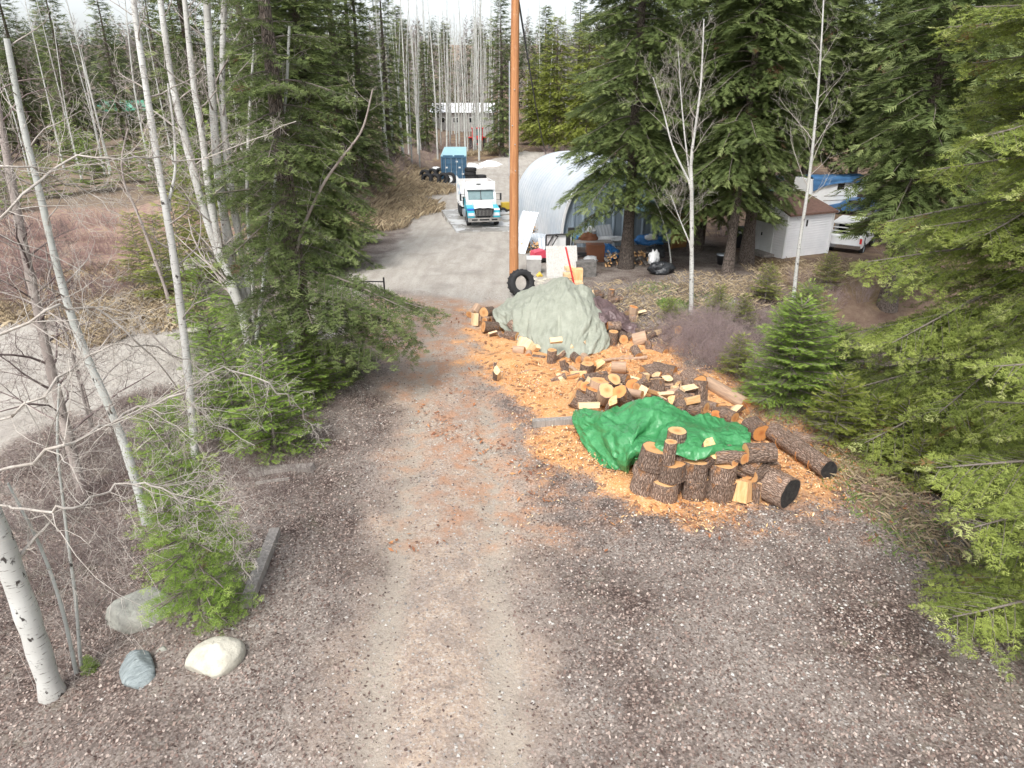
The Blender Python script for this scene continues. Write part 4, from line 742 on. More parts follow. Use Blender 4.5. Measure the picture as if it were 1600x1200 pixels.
# wood round the grey green tarp
GT = 'wood round the grey green tarp'
tp = [('L', 'dark faced round farthest left of the grey green tarp', 735, 489, .13, .13, .35, -100, 0), ('L', 'round with blue grey bark beside the dark faced one', 744, 484, .16, .16, .35, 60, 30), ('S', 'pale split wedge standing left of the tarp', 744, 499, .2, .2, .42, 80, 75), ('L', 'thick round showing a pale face at the left tip of the tarp', 762, 488, .26, .2, .45, -125, 12), ('L', 'small round under the thick pale faced one', 760, 499, .12, .11, .35, -110, 5),
 ('L', 'grey barked log lying under the left tip of the tarp', 766, 511, .2, .2, .5, 205, 12), ('S', 'small pale chunk beside the grey barked log', 770, 521, .1, .12, .3, 20, 10), ('S', 'white split piece between two logs', 784, 524, .1, .13, .32, 120, 20), ('L', 'brown log lying with face to the right below the tarp', 799, 525, .16, .15, .45, -35, 5), ('L', 'brown log poking out from under the tarp fold', 803, 512, .3, .14, .45, 140, 35),
 ('L', 'orange round end under the tarp edge', 813, 529, .12, .09, .3, -60, 0), ('S', 'pale split piece standing by the front edge', 814, 537, .14, .15, .4, 60, 55), ('S', 'broad white split face by the tarp front', 823, 541, .15, .19, .4, 45, 40), ('L', 'grey round lying under the white split faces', 811, 547, .12, .13, .35, 160, 0), ('L', 'orange round end beneath the white split faces', 826, 553, .08, .09, .3, -95, 0),
 ('S', 'long white split piece leaning right of the broad one', 836, 545, .14, .13, .45, -60, 40), ('S', 'white split piece lying lowest in the row', 843, 557, .07, .12, .4, -20, 0), ('L', 'upright orange round standing in front of the tarp', 862, 557, .2, .155, .4, 0, 88), ('S', 'dark split piece right of the upright orange round', 876, 557, .1, .15, .4, 40, 25), ('L', 'thick bright orange faced round in front of the tarp', 915, 561, .14, .14, .35, -80, 5), ('L', 'red brown round left of the bright orange one', 900, 559, .12, .12, .35, -70, 0),
 ('S', 'lone split piece lying on the tarp fold', 869, 532, .55, .14, .36, 5, 3), ('L', 'log with pale left end lying on the dark tarp edge', 959, 509, .45, .15, .42, 185, 2), ('L', 'upright brown round right of the tarp', 958, 528, .2, .17, .42, 0, 88), ('L', 'round showing its orange face right of the upright one', 974, 528, .17, .16, .38, -95, 3), ('L', 'small round behind the orange faced one', 986, 527, .13, .13, .35, -70, 0), ('L', 'big dark barked round at the right end of the row', 1000, 530, .2, .22, .42, -10, 20),
 ('S', 'pale split block leaning between the two tarps', 935, 504, .45, .18, .4, -50, 40), ('S', 'split chunk lying right of the dark barked round', 1022, 519, .14, .17, .45, 20, 10), ('L', 'grey billet lying behind the dark barked round', 1005, 518, .12, .09, .5, -20, 0), ('L', 'orange faced round alone at the thicket edge', 1056, 515, .14, .165, .3, -70, 12), ('S', 'small reddish chunk before the thicket', 1040, 532, .08, .13, .35, 40, 0),
 ('L', 'dark barked half block standing right of the dark tarp', 989, 487, .17, .17, .36, 0, 84), ('S', 'orange split block next to the dark tarp', 973, 492, .15, .18, .4, 20, 30), ('S', 'split piece with pale face lying right of the dark tarp', 986, 497, .08, .15, .42, -30, 5), ('S', 'pale block farthest right behind the dark tarp', 1002, 489, .1, .14, .38, 25, 5),
 ('L', 'upright orange billet behind the dark tarp', 955, 461, .2, .13, .44, 0, 88), ('S', 'pale block lying beside the upright orange billet', 965, 465, .1, .16, .4, 0, 0), ('S', 'white split piece behind the tarps, left one', 920, 458, .12, .15, .4, 10, 5), ('S', 'white split piece behind the tarps, middle one', 931, 457, .14, .15, .4, -10, 5), ('S', 'white split piece behind the tarps, nearest one', 936, 463, .1, .14, .4, 15, 0), ('S', 'small pale chunk behind the tarp peak', 910, 451, .1, .12, .3, 40, 0)]
for h in tp:
    if h[0] == 'L': log_round(h[1], at(h[2], h[3], h[4]), h[5], h[6], h[7], h[8], GT, 'end' if rl.rand() < .5 else 'end_dark', k=18, bark='bark_log' if rl.rand() < .6 else 'peeled')
    else: split_piece(h[1], at(h[2], h[3], h[4]), h[5], h[6], h[7], h[8], GT, 80+rl.rand()*80, rl.rand()*6, 'split_pale')
fill([(790, 505), (820, 520), (850, 530), (890, 535), (925, 530), (935, 495), (955, 505), (900, 545)], 14, .08, .2, .15, ('split piece of firewood lying at the edge of the grey green tarp', 'round lying at the edge of the grey green tarp'), ('split pieces at the edge of the grey green tarp', 'rounds at the edge of the grey green tarp'), .6, 18)
fill([(885, 575), (905, 585), (925, 572), (880, 590), (945, 588), (1005, 545), (1020, 530), (1030, 545), (960, 470), (1035, 522)], 16, .06, .12, .14, ('split piece lying loose in the sawdust between the two big tarps', 'short round lying loose in the sawdust between the two big tarps'), ('loose split pieces between the tarps', 'loose rounds between the tarps'), .7, 12)
SP('white split stump piece alone on the driveway', 774, 585, .17, .2, .34, -80, 62, ang=120, roll=1.5, mat='split_pale')
SP('pale chip leaning on the lone split stump', 773, 575, .14, .1, .32, 80, 65, ang=60, roll=.4, mat='split_pale')
for lab, a, b, r in (('thin peeled pole lying across the sawdust', (812, 583), (868, 576), .035), ('long grey branch lying on sawdust before the grey green tarp', (935, 566), (1010, 558), .06), ('short dark branch piece in the sawdust', (968, 560), (988, 556), .04), ('curved branch lying left of the upright pale round', (890, 574), (906, 584), .07)):
    A_, B_ = at(*a, r), at(*b, r); g = G(); P = [A_.lerp(B_, s)+Vector((0, .08*math.sin(s*4), .02*math.sin(s*7))) for s in np.linspace(0, 1, 8)]; g.tube([tuple(p-A_) for p in P], np.linspace(r*.7, r, 8), 7); o = g.build('branch', M['peeled'], None, A_); tag(o, lab, 'branch')

# ------------------------------------------------------------------ tarps
def cubic(C, nu, nv):
    C = np.asarray(C, float)
    def ev(A, n):
        m = len(A); t = np.linspace(0, m-1, n); i = np.minimum(t.astype(int), m-2); f = (t-i)[:, None, None]
        g_ = lambda k: A[np.clip(k, 0, m-1)]; p0, p1, p2, p3 = g_(i-1), g_(i), g_(i+1), g_(i+2)
        return .5*(2*p1+(p2-p0)*f+(2*p0-5*p1+4*p2-p3)*f*f+(3*p1-p0-3*p2+p3)*f**3)
    A = ev(C, nu); return ev(A.transpose(1, 0, 2), nv).transpose(1, 0, 2)
def vnoise(x, y, seed):
    rs = np.random.RandomState(seed); T = rs.rand(64, 64); xi = np.floor(x).astype(int); yi = np.floor(y).astype(int); fx = x-xi; fy = y-yi; fx = fx*fx*(3-2*fx); fy = fy*fy*(3-2*fy)
    q = lambda a, b: T[a % 64, b % 64]; return (q(xi, yi)*(1-fx)+q(xi+1, yi)*fx)*(1-fy)+(q(xi, yi+1)*(1-fx)+q(xi+1, yi+1)*fx)*fy
def ridg(x, y, seed): return 1-np.abs(2*vnoise(x, y, seed)-1)
def facets(U, V, sp, seed, ru=1.):
    """heights of a crumpled sheet: straight creases between random points"""
    from mathutils.geometry import delaunay_2d_cdt
    rs = np.random.RandomState(seed); u1, v1 = U.max(), V.max(); sv = sp; su = sp*ru; pts = []
    for a in np.arange(-su, u1+2*su, su):
        for b in np.arange(-sv, v1+2*sv, sv): pts.append(((a+su*.85*(rs.rand()-.5))/ru, b+sv*.85*(rs.rand()-.5)))
    h = rs.rand(len(pts))*2-1; vs, _, tr = delaunay_2d_cdt([Vector(p) for p in pts], [], [], 0, 1e-6)[:3]
    vs = np.array([tuple(q) for q in vs]); h = h[:len(vs)]; out = np.zeros(U.shape); X = U/ru; Y = V
    for t in tr:
        a, b, c = vs[t[0]], vs[t[1]], vs[t[2]]; det = (b[1]-c[1])*(a[0]-c[0])+(c[0]-b[0])*(a[1]-c[1])
        if abs(det) < 1e-12: continue
        m = (X >= min(a[0], b[0], c[0])) & (X <= max(a[0], b[0], c[0])) & (Y >= min(a[1], b[1], c[1])) & (Y <= max(a[1], b[1], c[1])); x = X[m]; y = Y[m]
        l1 = ((b[1]-c[1])*(x-c[0])+(c[0]-b[0])*(y-c[1]))/det; l2 = ((c[1]-a[1])*(x-c[0])+(a[0]-c[0])*(y-c[1]))/det; l3 = 1-l1-l2; k = (l1 >= -1e-9) & (l2 >= -1e-9) & (l3 >= -1e-9)
        r = out[m]; r[k] = (l1*h[t[0]]+l2*h[t[1]]+l3*h[t[2]])[k]; out[m] = r
    return out
def tarp(name, label, rows, mode, mat, nu, nv, seed, levels, smooth=1):
    C = np.array([[tuple(mode @ Vector((a, b, h))) if not isinstance(mode, str) else tuple(at(a, b, h)) if mode == 'img' else tuple(at(a, b)+Vector((0, 0, h))) for a, b, h in r] for r in rows])
    P = cubic(C, nu, nv); dU = np.gradient(P, axis=0); dV = np.gradient(P, axis=1); N = np.cross(dV, dU); N /= np.linalg.norm(N, axis=-1)[..., None]+1e-9; N *= np.sign(N[..., 2:].mean())
    U = np.cumsum(np.linalg.norm(dU, axis=-1).mean(1))[:, None]*np.ones((1, nv)); V = np.cumsum(np.linalg.norm(dV, axis=-1).mean(0))[None]*np.ones((nu, 1)); d = 0
    wu = U+.12*(vnoise(U*1.5, V*1.5, seed)-.5); wv = V+.12*(vnoise(U*1.5+7, V*1.5, seed+1)-.5)
    for i, (sp, am, ru) in enumerate(levels): d = d+am*facets(wu-wu.min(), wv-wv.min(), sp, seed+i, ru)
    for _ in range(smooth): q = np.pad(d, 1, mode='edge'); d = (q[1:-1, 1:-1]*2+q[2:, 1:-1]+q[:-2, 1:-1]+q[1:-1, 2:]+q[1:-1, :-2])/6
    P = P+N*d[..., None]; P[..., 2] = np.maximum(P[..., 2], terr(P[..., 0], P[..., 1])+.012+.02*(vnoise(U*9, V*9, seed)))
    o = P.reshape(-1, 3); org = o.mean(0); org[2] = o[:, 2].min(); i = (np.arange(nu-1)[:, None]*nv+np.arange(nv-1)[None]).ravel()
    g = G(); g.add(o-org, np.stack([i, i+nv, i+nv+1, i+1], 1), 0, True); ob = g.build(name, M[mat], None, org)
    md = ob.modifiers.new('thickness', 'SOLIDIFY'); md.thickness = .004
    if name == 'green_tarp':
        for q in range(0, nv, nv//7):
            for r_ in (2, nu-3):
                c = Vector(P[r_, min(q+4, nv-3)])-Vector(org)+Vector((0, 0, .012)); e = G(); e.lathe([(.012, 0), (.016, .006), (.024, .006), (.026, 0)], 12, Matrix.Translation(c)); e.build('eyelet', M['eyelet'], ob)
    return tag(ob, label, 'tarp')
M['eyelet'] = pm('brass_eyelet', (.45, .42, .36), None, 4, .4, 0, .8)
def cloth(name, c1, c2, rough, bump, weave=140, coat=0, tr=.0):
    m, t, b = newmat(name); v = mapping(t, (1, 1, 1)); n = noise(t, v, 2.2, 5); n2 = noise(t, v, 11, 5, .65)
    c = mixc(t, rng(t, n, .35, .65), c1, c2); c = mixc(t, rng(t, n2, .55, .8, 0, .25), c, tuple(q*.55 for q in c1))
    t.links.new(c, b.inputs['Base Color']); b.inputs['Roughness'].default_value = rough; b.inputs['Coat Weight'].default_value = coat; b.inputs['Coat IOR'].default_value = 1.8; b.inputs['Coat Roughness'].default_value = .3
    vo = nd(t, 'ShaderNodeTexVoronoi', {'Vector': v, 'Scale': 9.}, feature='F1', distance='MANHATTAN').outputs[0]; bumpn(t, b, math_(t, 'ADD', math_(t, 'MULTIPLY', n2, .5), vo), bump)
    if tr: x = nd(t, 'ShaderNodeBsdfTranslucent', {'Color': c}); mx = nd(t, 'ShaderNodeMixShader', {0: tr, 1: b.outputs[0], 2: x.outputs[0]}); t.links.new(mx.outputs[0], t.nodes['Material Output'].inputs[0])
    return m
M['green_tarp'] = cloth('green_poly_tarp', (.04, .235, .075), (.075, .32, .12), .42, .012, coat=.22, tr=.12)
M['grey_tarp'] = cloth('grey_green_canvas', (.26, .275, .22), (.32, .335, .275), .8, .01)
M['brown_tarp'] = cloth('dark_brown_tarp', (.11, .075, .075), (.16, .11, .11), .45, .02)
M['blue_tarp'] = cloth('blue_tarp', (.03, .15, .40), (.05, .22, .52), .4, .02)
M['white_tarp'] = cloth('white_sheet', (.72, .73, .73), (.60, .62, .63), .5, .02)
M['black_tarp'] = cloth('black_sheet', (.02, .022, .026), (.035, .038, .042), .4, .02)
tarp('green_tarp', 'crumpled bright green tarp draped over the stacked rounds', [
    [(899, 642, .25), (935, 641, .5), (985, 631, .72), (1030, 622, .95), (1062, 641, .75), (1105, 653, .62), (1140, 662, .5), (1152, 668, .45)],
    [(895, 655, .28), (935, 655, .62), (985, 648, .80), (1034, 640, .95), (1070, 650, .75), (1110, 664, .80), (1150, 668, .85), (1162, 676, .7)],
    [(900, 675, .2), (938, 678, .45), (990, 672, .85), (1022, 668, .80), (1062, 668, .95), (1110, 674, 1.02), (1158, 680, .95), (1172, 684, .85)],
    [(915, 700, .06), (950, 703, .28), (985, 694, .72), (1015, 690, .72), (1058, 684, 1.05), (1108, 688, 1.05), (1160, 690, .98), (1180, 692, .9)],
    [(932, 722, .02), (958, 726, .10), (988, 714, .5), (1012, 702, .85), (1050, 696, 1.02), (1090, 704, 1.0), (1150, 704, 1.0), (1186, 699, .95)],
    [(944, 732, .0), (966, 735, .02), (984, 732, .08), (998, 716, .55), (1036, 708, .95), (1082, 718, .84), (1126, 708, .96), (1184, 702, .95)]], 'img', 'green_tarp', 150, 220, 31, ((.45, .12, 1.), (.20, .068, 1.6), (.09, .024, 1.4)), 0)
tarp('grey_green_tarp', 'faded grey green canvas tarp heaped over a mound of firewood', [
    [(786, 482, 0), (820, 472, 0), (860, 465, .0), (895, 465, 0), (925, 478, 0), (938, 492, 0)],
    [(776, 494, .22), (815, 490, .80), (860, 488, 1.14), (890, 489, 1.16), (922, 497, .92), (941, 510, .1)],
    [(770, 502, .3), (812, 508, .88), (862, 504, 1.26), (884, 506, 1.28), (918, 512, 1.02), (946, 527, .25)],
    [(776, 514, .25), (812, 522, .66), (850, 524, .98), (885, 527, 1.0), (922, 532, .78), (952, 536, .25)],
    [(786, 520, .15), (812, 533, .28), (845, 542, .35), (880, 545, .40), (912, 548, .38), (951, 547, .12)],
    [(790, 524, .1), (814, 540, .12), (846, 554, .06), (880, 560, .03), (908, 560, .1), (938, 552, .02)]], 'gnd', 'grey_tarp', 150, 190, 41, ((.32, .085, 3.2), (.15, .052, 3.4), (.075, .020, 2.6)), 0)
tarp('brown_tarp', 'dark purplish brown tarp bunched behind the grey green one', [
    [(902, 450, .4), (925, 458, .5), (950, 470, .5), (968, 486, .35), (985, 500, .1), (1000, 512, .02)],
    [(905, 460, .7), (928, 470, .8), (950, 482, .7), (966, 498, .5), (982, 512, .15), (998, 518, .05)],
    [(915, 475, .9), (932, 487, .8), (948, 498, .65), (960, 506, .4), (976, 518, .1), (992, 524, .0)],
    [(918, 495, .7), (930, 505, .5), (942, 510, .45), (955, 514, .3), (970, 522, .0), (985, 527, .0)]], 'img', 'brown_tarp', 70, 100, 51, ((.3, .10, 1.), (.14, .05, 1.)), 1)
# ------------------------------------------------------------------ hard materials
def plain(n, c, rough=.5, metal=0, bump=0, c2=None, scale=3): return pm(n, c, c2 or tuple(q*.8 for q in c), scale, rough, bump, metal)
M['white'] = plain('white_paint', (.75, .76, .76), .4, c2=(.66, .67, .66), scale=1.5); M['blue'] = plain('blue_container_paint', (.035, .095, .17), .5, c2=(.06, .14, .22)); M['blue_roof'] = plain('pale_blue_roof', (.28, .48, .54), .5, c2=(.34, .52, .57))
M['black'] = plain('black_plastic', (.02, .02, .022), .5); M['rubber'] = plain('tyre_rubber', (.028, .028, .03), .85, bump=.004); M['chrome'] = plain('chrome', (.75, .76, .77), .2, 1.0); M['steel'] = plain('galvanised_steel', (.52, .56, .60), .42, .6, c2=(.42, .46, .50))
M['cyan'] = plain('cyan_stripe', (.03, .42, .55), .4); M['royal'] = plain('blue_stripe', (.02, .10, .42), .4); M['red'] = plain('red_paint', (.62, .03, .03), .4); M['pinkred'] = plain('faded_red_plastic', (.70, .08, .13), .45); M['yellow'] = plain('yellow_paint', (.60, .42, .05), .5)
M['glassm'] = plain('window_glass', (.16, .24, .25), .08); M['darkglass'] = plain('dark_glass', (.015, .017, .02), .1); M['concrete'] = plain('concrete', (.40, .39, .37), .9, bump=.01, c2=(.30, .29, .28)); M['snow'] = plain('old_snow', (.85, .87, .90), .7, bump=.05, c2=(.74, .75, .76), scale=2)
M['rust'] = plain('rusty_brown', (.20, .08, .04), .8); M['shingle'] = pm('brown_shingles', (.19, .105, .08), (.12, .07, .052), 7, .9, .02); M['osb'] = pm('pale_speckled_board', (.52, .51, .48), (.36, .35, .33), 18, .8, .003); M['plank'] = plain('brown_planks', (.15, .10, .07), .85, bump=.01, scale=6)
M['cedarw'] = plain('cedar_boards', (.38, .20, .08), .8, scale=6); M['darkblock'] = plain('dark_stained_block', (.09, .085, .08), .9, bump=.02, scale=8, c2=(.18, .17, .16)); M['lamp'] = plain('headlamp_glass', (.7, .72, .74), .1)
def poleMat():
    m, t, b = newmat('treated_pole_wood'); v = mapping(t, (22, 22, .5)); n = noise(t, v, 1.5, 6, .75); n2 = noise(t, mapping(t, (3, 3, 3)), 1.2, 3)
    c = mixc(t, rng(t, n, .35, .65), (.56, .27, .11), (.30, .12, .05)); c = mixc(t, rng(t, n2, .6, .75, 0, .5), c, (.55, .36, .22)); t.links.new(c, b.inputs['Base Color']); b.inputs['Roughness'].default_value = .7; bumpn(t, b, n, .01); return m
M['pole'] = poleMat()
def corr(name, c, c2, scale, axis, metal=.3, rough=.4):
    m, t, b = newmat(name); sc3 = [0, 0, 0]; sc3[axis] = 1; v = mapping(t, tuple(sc3)); x = nd(t, 'ShaderNodeSeparateXYZ', {0: v}).outputs[axis]
    s = math_(t, 'SINE', math_(t, 'MULTIPLY', x, 6.2832/scale)); n = noise(t, mapping(t, (1, 1, 1)), 1.2, 4); cc = mixc(t, rng(t, n, .4, .65), c, c2)
    t.links.new(cc, b.inputs['Base Color']); b.inputs['Roughness'].default_value = rough; b.inputs['Metallic'].default_value = metal; bumpn(t, b, s, scale*.03); return m
M['siding'] = corr('white_lap_siding', (.80, .80, .81), (.72, .73, .74), .12, 2, 0, .6)
# ------------------------------------------------------------------ utility pole
pb = at(803, 433)
t = thing('utility_pole', 'tall orange brown wooden utility pole beside the upright tyre', 'utility pole', pb)
g = G(); g.tube([(0, 0, -.3), (0, 0, 4), (.02, 0, 8), (.06, 0, 12.5)], [.20, .185, .165, .14], 20); g.build('shaft', M['pole'], t)
for k, (z, a) in enumerate(((5.4, -1.4), (6.1, -1.9), (4.4, -1.3), (7.4, -1.5))): g = G(); g.cyl((.17*math.cos(a), .17*math.sin(a), z), (.215*math.cos(a), .215*math.sin(a), z), .022, k=8); g.build('bolt', M['steel'], t)
g = G(); g.box((-.185, -.03, 6.3), (.03, .05, 4.2)); g.build('cable_conduit', M['steel'], t)
g = G(); g.box((.06, 0, 11.6), (2.2, .11, .12)); g.build('crossarm', M['pole'], t)
A_ = pb+Vector((.05, 0, 11)); B_ = at(858, 254); g = G(); P = [A_.lerp(B_, s)-Vector((0, 0, 1.0*math.sin(math.pi*s)))-A_ for s in np.linspace(0, 1, 20)]
g.tube([tuple(p) for p in P], .042, 5); tag(g.build('guy_cable', M['black'], None, A_), 'black cable slanting down from the pole to the ground behind the hut', 'cable')
# ------------------------------------------------------------------ tyres
def tyre(name, label, loc, axis, Rr, wd, rim=None, group=None, cat='tyre', tread=22):
    hw = wd/2; M4 = Vector(axis).to_track_quat('Z', 'Y').to_matrix().to_4x4(); g = G(); ri = Rr*.56
    prof = [(ri, -hw*.7), (ri*1.1, -hw*.95), (Rr*.85, -hw), (Rr*.96, -hw*.85), (Rr, -hw*.5), (Rr, hw*.5), (Rr*.96, hw*.85), (Rr*.85, hw), (ri*1.1, hw*.95), (ri, hw*.7), (ri*1.05, hw*.3), (Rr*.86, 0), (ri*1.05, -hw*.3), (ri, -hw*.7)]
    g.lathe(prof, 36, M4)
    for i in range(tread):
        for s in (-1, 1):
            a = (i+.25*s)*6.2832/tread; Rt = Matrix.Rotation(a, 3, 'Z'); m3 = M4.to_3x3() @ Rt @ Matrix.Rotation(.35*s, 3, 'X'); c = M4.to_3x3() @ (Rt @ Vector((Rr*.99, 0, s*hw*.45))); g.box(tuple(c), (Rr*.07, Rr*.10, hw*.75), m3)
    o = g.build(name, M['rubber']); o.location = loc; tag(o, label, cat, group)
    if rim:
        r_ = G(); r_.lathe([(0.001, hw*.25), (ri*.35, hw*.3), (ri*.4, hw*.1), (ri*.85, hw*.15), (ri*1.03, hw*.8), (ri*1.06, hw*.7), (ri*1.0, 0)], 28, M4); r_.build('rim', M[rim], o)
        h = G(); h.lathe([(.001, hw*.5), (ri*.22, hw*.5), (ri*.22, hw*.1)], 16, M4); h.build('hub', M['black'], o)
    return o
tyre('worn_tyre', 'large worn tractor tyre leaning upright at the foot of the pole', at(814, 463)+Vector((0, .1, .50)), (.5, -1, .25), .52, .36, tread=18)
GC = 'tyres leaning in a row by the container'
for i, (px, py, ax) in enumerate(((668, 290, (-.55, -1, .15)), (680, 290, (-.5, -1, .15)), (693, 289, (-.4, -1, .15)))):
    tyre('truck_tyre', ('leftmost of the black tyres leaning beside the container', 'second black tyre from the left beside the container', 'third black tyre from the left beside the container')[i], at(px, py)+Vector((0, 0, .55)), ax, .60, .42, None, GC)
tyre('truck_tyre', 'tyre with a white rim leaning on the container doors', at(703, 289)+Vector((0, 0, .58)), (-.25, -1, .15), .60, .36, 'white', GC)
for i, (dx, dy, z) in enumerate(((0, 0, .2), (.03, .05, .58), (-.02, .02, .96), (.02, .0, 1.34), (1.0, .8, .2), (.95, .75, .58))):
    p = at(735, 287); tyre('truck_tyre', ('lowest tyre of the stack right of the container', 'second tyre up in the stack right of the container', 'third tyre up in the stack right of the container', 'top tyre of the stack right of the container', 'lower tyre of the short stack right of the tall one', 'upper tyre of the short stack right of the tall one')[i], p+Vector((dx, dy, z)), (.02, .03, 1), .58, .38, None, 'tyres stacked right of the container')
for i, (px, py) in enumerate(((676, 281), (688, 280), (664, 283))): tyre('truck_tyre', 'black tyre standing in the back row left of the container', at(px, py)+Vector((0, 0, .55)), (-.6, -1, .1), .58, .4, None, 'tyres in the back row left of the container', tread=10)
# ------------------------------------------------------------------ container
p = at(710, 287.5); t = thing('shipping_container', 'blue shipping container with pale roof standing beyond the tank truck', 'container', p, R(3.5))
W_, L_, H_ = 2.44, 12.2, 2.62; yy = L_
g = G(); n = 44
for s in (-1, 1):
    ys_ = np.linspace(.1, L_-.1, n*2+1); xx = s*(W_/2-.03-.035*((np.arange(n*2+1)//1) % 2)); V = np.array([(a, b, z) for a, b in zip(xx, ys_) for z in (.15, H_-.1)]); g.add(V, [(2*i, 2*i+2, 2*i+3, 2*i+1) for i in range(n*2)])
g.box((0, L_-.03, H_/2), (W_-.1, .05, H_-.2)); g.box((0, L_/2, .12), (W_, L_, .12)); g.build('walls', M['blue'], t)
g = G(); g.box((0, L_/2, H_-.03), (W_+.04, L_+.05, .06)); [g.box((0, .4+k*.6, H_+.008), (W_-.2, .22, .02)) for k in range(20)]; g.build('roof', M['blue_roof'], t)
g = G(); [g.box((s*(W_/2-.06), 0, H_/2), (.12, .14, H_-.12)) for s in (-1, 1)]; g.box((0, 0, H_-.13), (W_-.24, .13, .13)); g.box((0, 0, .08), (W_-.24, .13, .14)); g.build('door_frame', M['blue'], t)
for s in (-1, 1):
    g = G(); g.box((s*.545, .01, H_/2), (1.06, .05, H_-.36)); [g.box((s*.545, -.025, .45+k*.52), (.94, .03, .30)) for k in range(5)]; d = g.build('door', M['blue'], t)
    for q in (.25, .8): g = G(); g.cyl((s*q, -.065, .2), (s*q, -.065, H_-.2), .022, k=6); g.box((s*q, -.07, 1.1), (.06, .04, .3)); g.build('locking_bar', M['steel'], d)
for (x_, z_) in ((.55, 1.55), (.30, 2.1), (-.7, 1.55), (.85, .95), (-.3, .5)): g = G(); g.box((x_, -.05, z_), (.20, .012, .14)); g.build('sticker', M['white'], t)
g = G(); g.box((-.3, -1.0, .10), (3.3, .25, .18)); o = g.build('timber_beam', M['weather'], None, p); tag(o, 'pale timber lying on the ground in front of the container', 'beam')
# ------------------------------------------------------------------ truck
def add(t, name, mat, boxes, rot=None): g = G(); [g.box(c, d, rot) for c, d in boxes]; return g.build(name, M[mat] if isinstance(mat, str) else mat, t)
k_ = .86; p = at(752, 353); t = thing('tank_truck', 'white and blue heavy truck with tall white box body parked on the concrete pad', 'truck', p+Vector((.2, -1.25, 0)), R(9.5)); t.scale = (k_, k_, .70)
g = G(); body = [(-4.2+9.2, 1.25), (9.2-4.2, 3.0)]
[g.prism([(2.9, 1.25), (6.9, 1.25), (7.0, 3.3), (2.9, 3.45)], a_, b_, 0) for a_, b_ in ((-1.28, -1.2), (1.2, 1.28))]; g.box((0, 6.9, 2.2), (2.4, .08, 2.1)); g.box((0, 4.9, 1.3), (2.4, 3.9, .1)); bd = g.build('box_body', M['white'], t)
ld = G(); ld.box((0, 4.9, 2.6), (2.38, 3.9, .1)); ld.build('load_cover', M['rust'], bd)
for s in (-1,):
    for (a, b, m) in (((3.2, 2.0), (4.6, 3.1), 'royal'), ((3.8, 2.0), (5.3, 3.1), 'cyan'), ((4.8, 2.0), (6.2, 3.1), 'royal')):
        g = G(); g.prism([(a[0], a[1]), (a[0]+.4, a[1]), (b[0]+.4, b[1]), (b[0], b[1])], s*1.285, s*1.295, 0); g.build('stripe', M[m], bd)
for x_ in np.linspace(3.1, 6.7, 6): g = G(); g.box((-1.3, x_, 2.45), (.05, .07, 2.3)); g.build('rib', M['white'], bd)
g = G(); g.prism([(1.25, 1.05), (2.75, 1.05), (2.75, 2.85), (2.6, 3.05), (1.75, 3.05), (1.2, 2.05)], -1.12, 1.12, 0); cab = g.build('cab', M['white'], t)
g = G(); g.prism([(2.72, 2.2), (2.9, 2.2), (2.9, 3.5), (2.7, 3.48)], -1.26, 1.26, 0); g.box((0, 2.68, 3.3), (.34, .03, .09), m=1); g.build('headboard', [M['white'], M['black']], t)
n_ = math.atan2(.55, 1.0); g = G()
for s in (-1, 1): g.box((s*.49, 1.43, 2.53), (.92, .03, .86), Matrix.Rotation(-n_, 3, 'X'))
ws = g.build('windshield', M['glassm'], cab); g = G(); g.box((0, 1.41, 2.53), (.05, .05, .9), Matrix.Rotation(-n_, 3, 'X')); g.build('divider', M['black'], ws)
g = G(); g.box((0, 1.62, 3.02), (2.1, .35, .05)); g.build('visor', M['white'], cab)
for s in (-1, 1):
    g = G(); g.box((s*1.125, 2.15, 2.45), (.02, .8, .62)); g.build('side_window', M['darkglass'], cab)
    g = G(); g.box((s*1.128, 2.15, 1.65), (.02, 1.1, .95)); g.build('door', M['white' if s > 0 else 'cyan'], cab)
    g = G(); g.box((s*1.5, 1.45, 2.35), (.12, .1, .62)); g.cyl((s*1.15, 1.5, 2.6), (s*1.5, 1.45, 2.62), .02, k=6); g.cyl((s*1.15, 1.5, 2.1), (s*1.5, 1.45, 2.08), .02, k=6); g.build('mirror', M['black'], t)
g = G(); g.prism([(-.35, 1.0), (1.4, 1.0), (1.4, 2.1), (.9, 2.08), (-.1, 1.85), (-.38, 1.6)], -.68, .68, 0); hood = g.build('hood', M['white'], t)
for s in (-1, 1):
    g = G(); g.prism([(-.3, .85), (-.2, 1.45), (.2, 1.62), (1.3, 1.7), (1.3, .95), (1.05, 1.0), (.9, 1.35), (.35, 1.38), (.1, 1.05)], s*.68, s*1.18, 0); f = g.build('fender', M['cyan'], t)
    g = G(); g.box((s*.93, -.27, 1.13), (.42, .1, .26)); g.build('headlight', M['lamp'], f); g = G(); g.box((s*.93, -.1, 1.52), (.5, .28, .03), Matrix.Rotation(.4, 3, 'X')); g.build('stripe', M['royal' if s < 0 else 'white'], f)
g = G(); g.prism([(-.62, 1.0), (.62, 1.0), (.74, 1.62), (.3, 1.72), (0, 1.66), (-.3, 1.72), (-.74, 1.62)], -.44, -.38, 1); gr = g.build('grille', M['black'], t); g = G(); [g.box((x_, -.455, 1.28), (.025, .03, .5)) for x_ in np.linspace(-.55, .55, 12)]; g.build('grille_bar', M['chrome'], gr)
g = G(); g.prism([(-.08, 1.74), (.08, 1.74), (0, 1.60)], -.46, -.44, 1); g.build('badge', M['chrome'], gr)
bp = add(t, 'bumper', 'chrome', [((0, -.55, .72), (2.35, .22, .36))]); add(bp, 'bumper_opening', 'black', [((x_, -.665, .72), (.42 if x_ else .7, .02, .14)) for x_ in (-.72, 0, .72)])
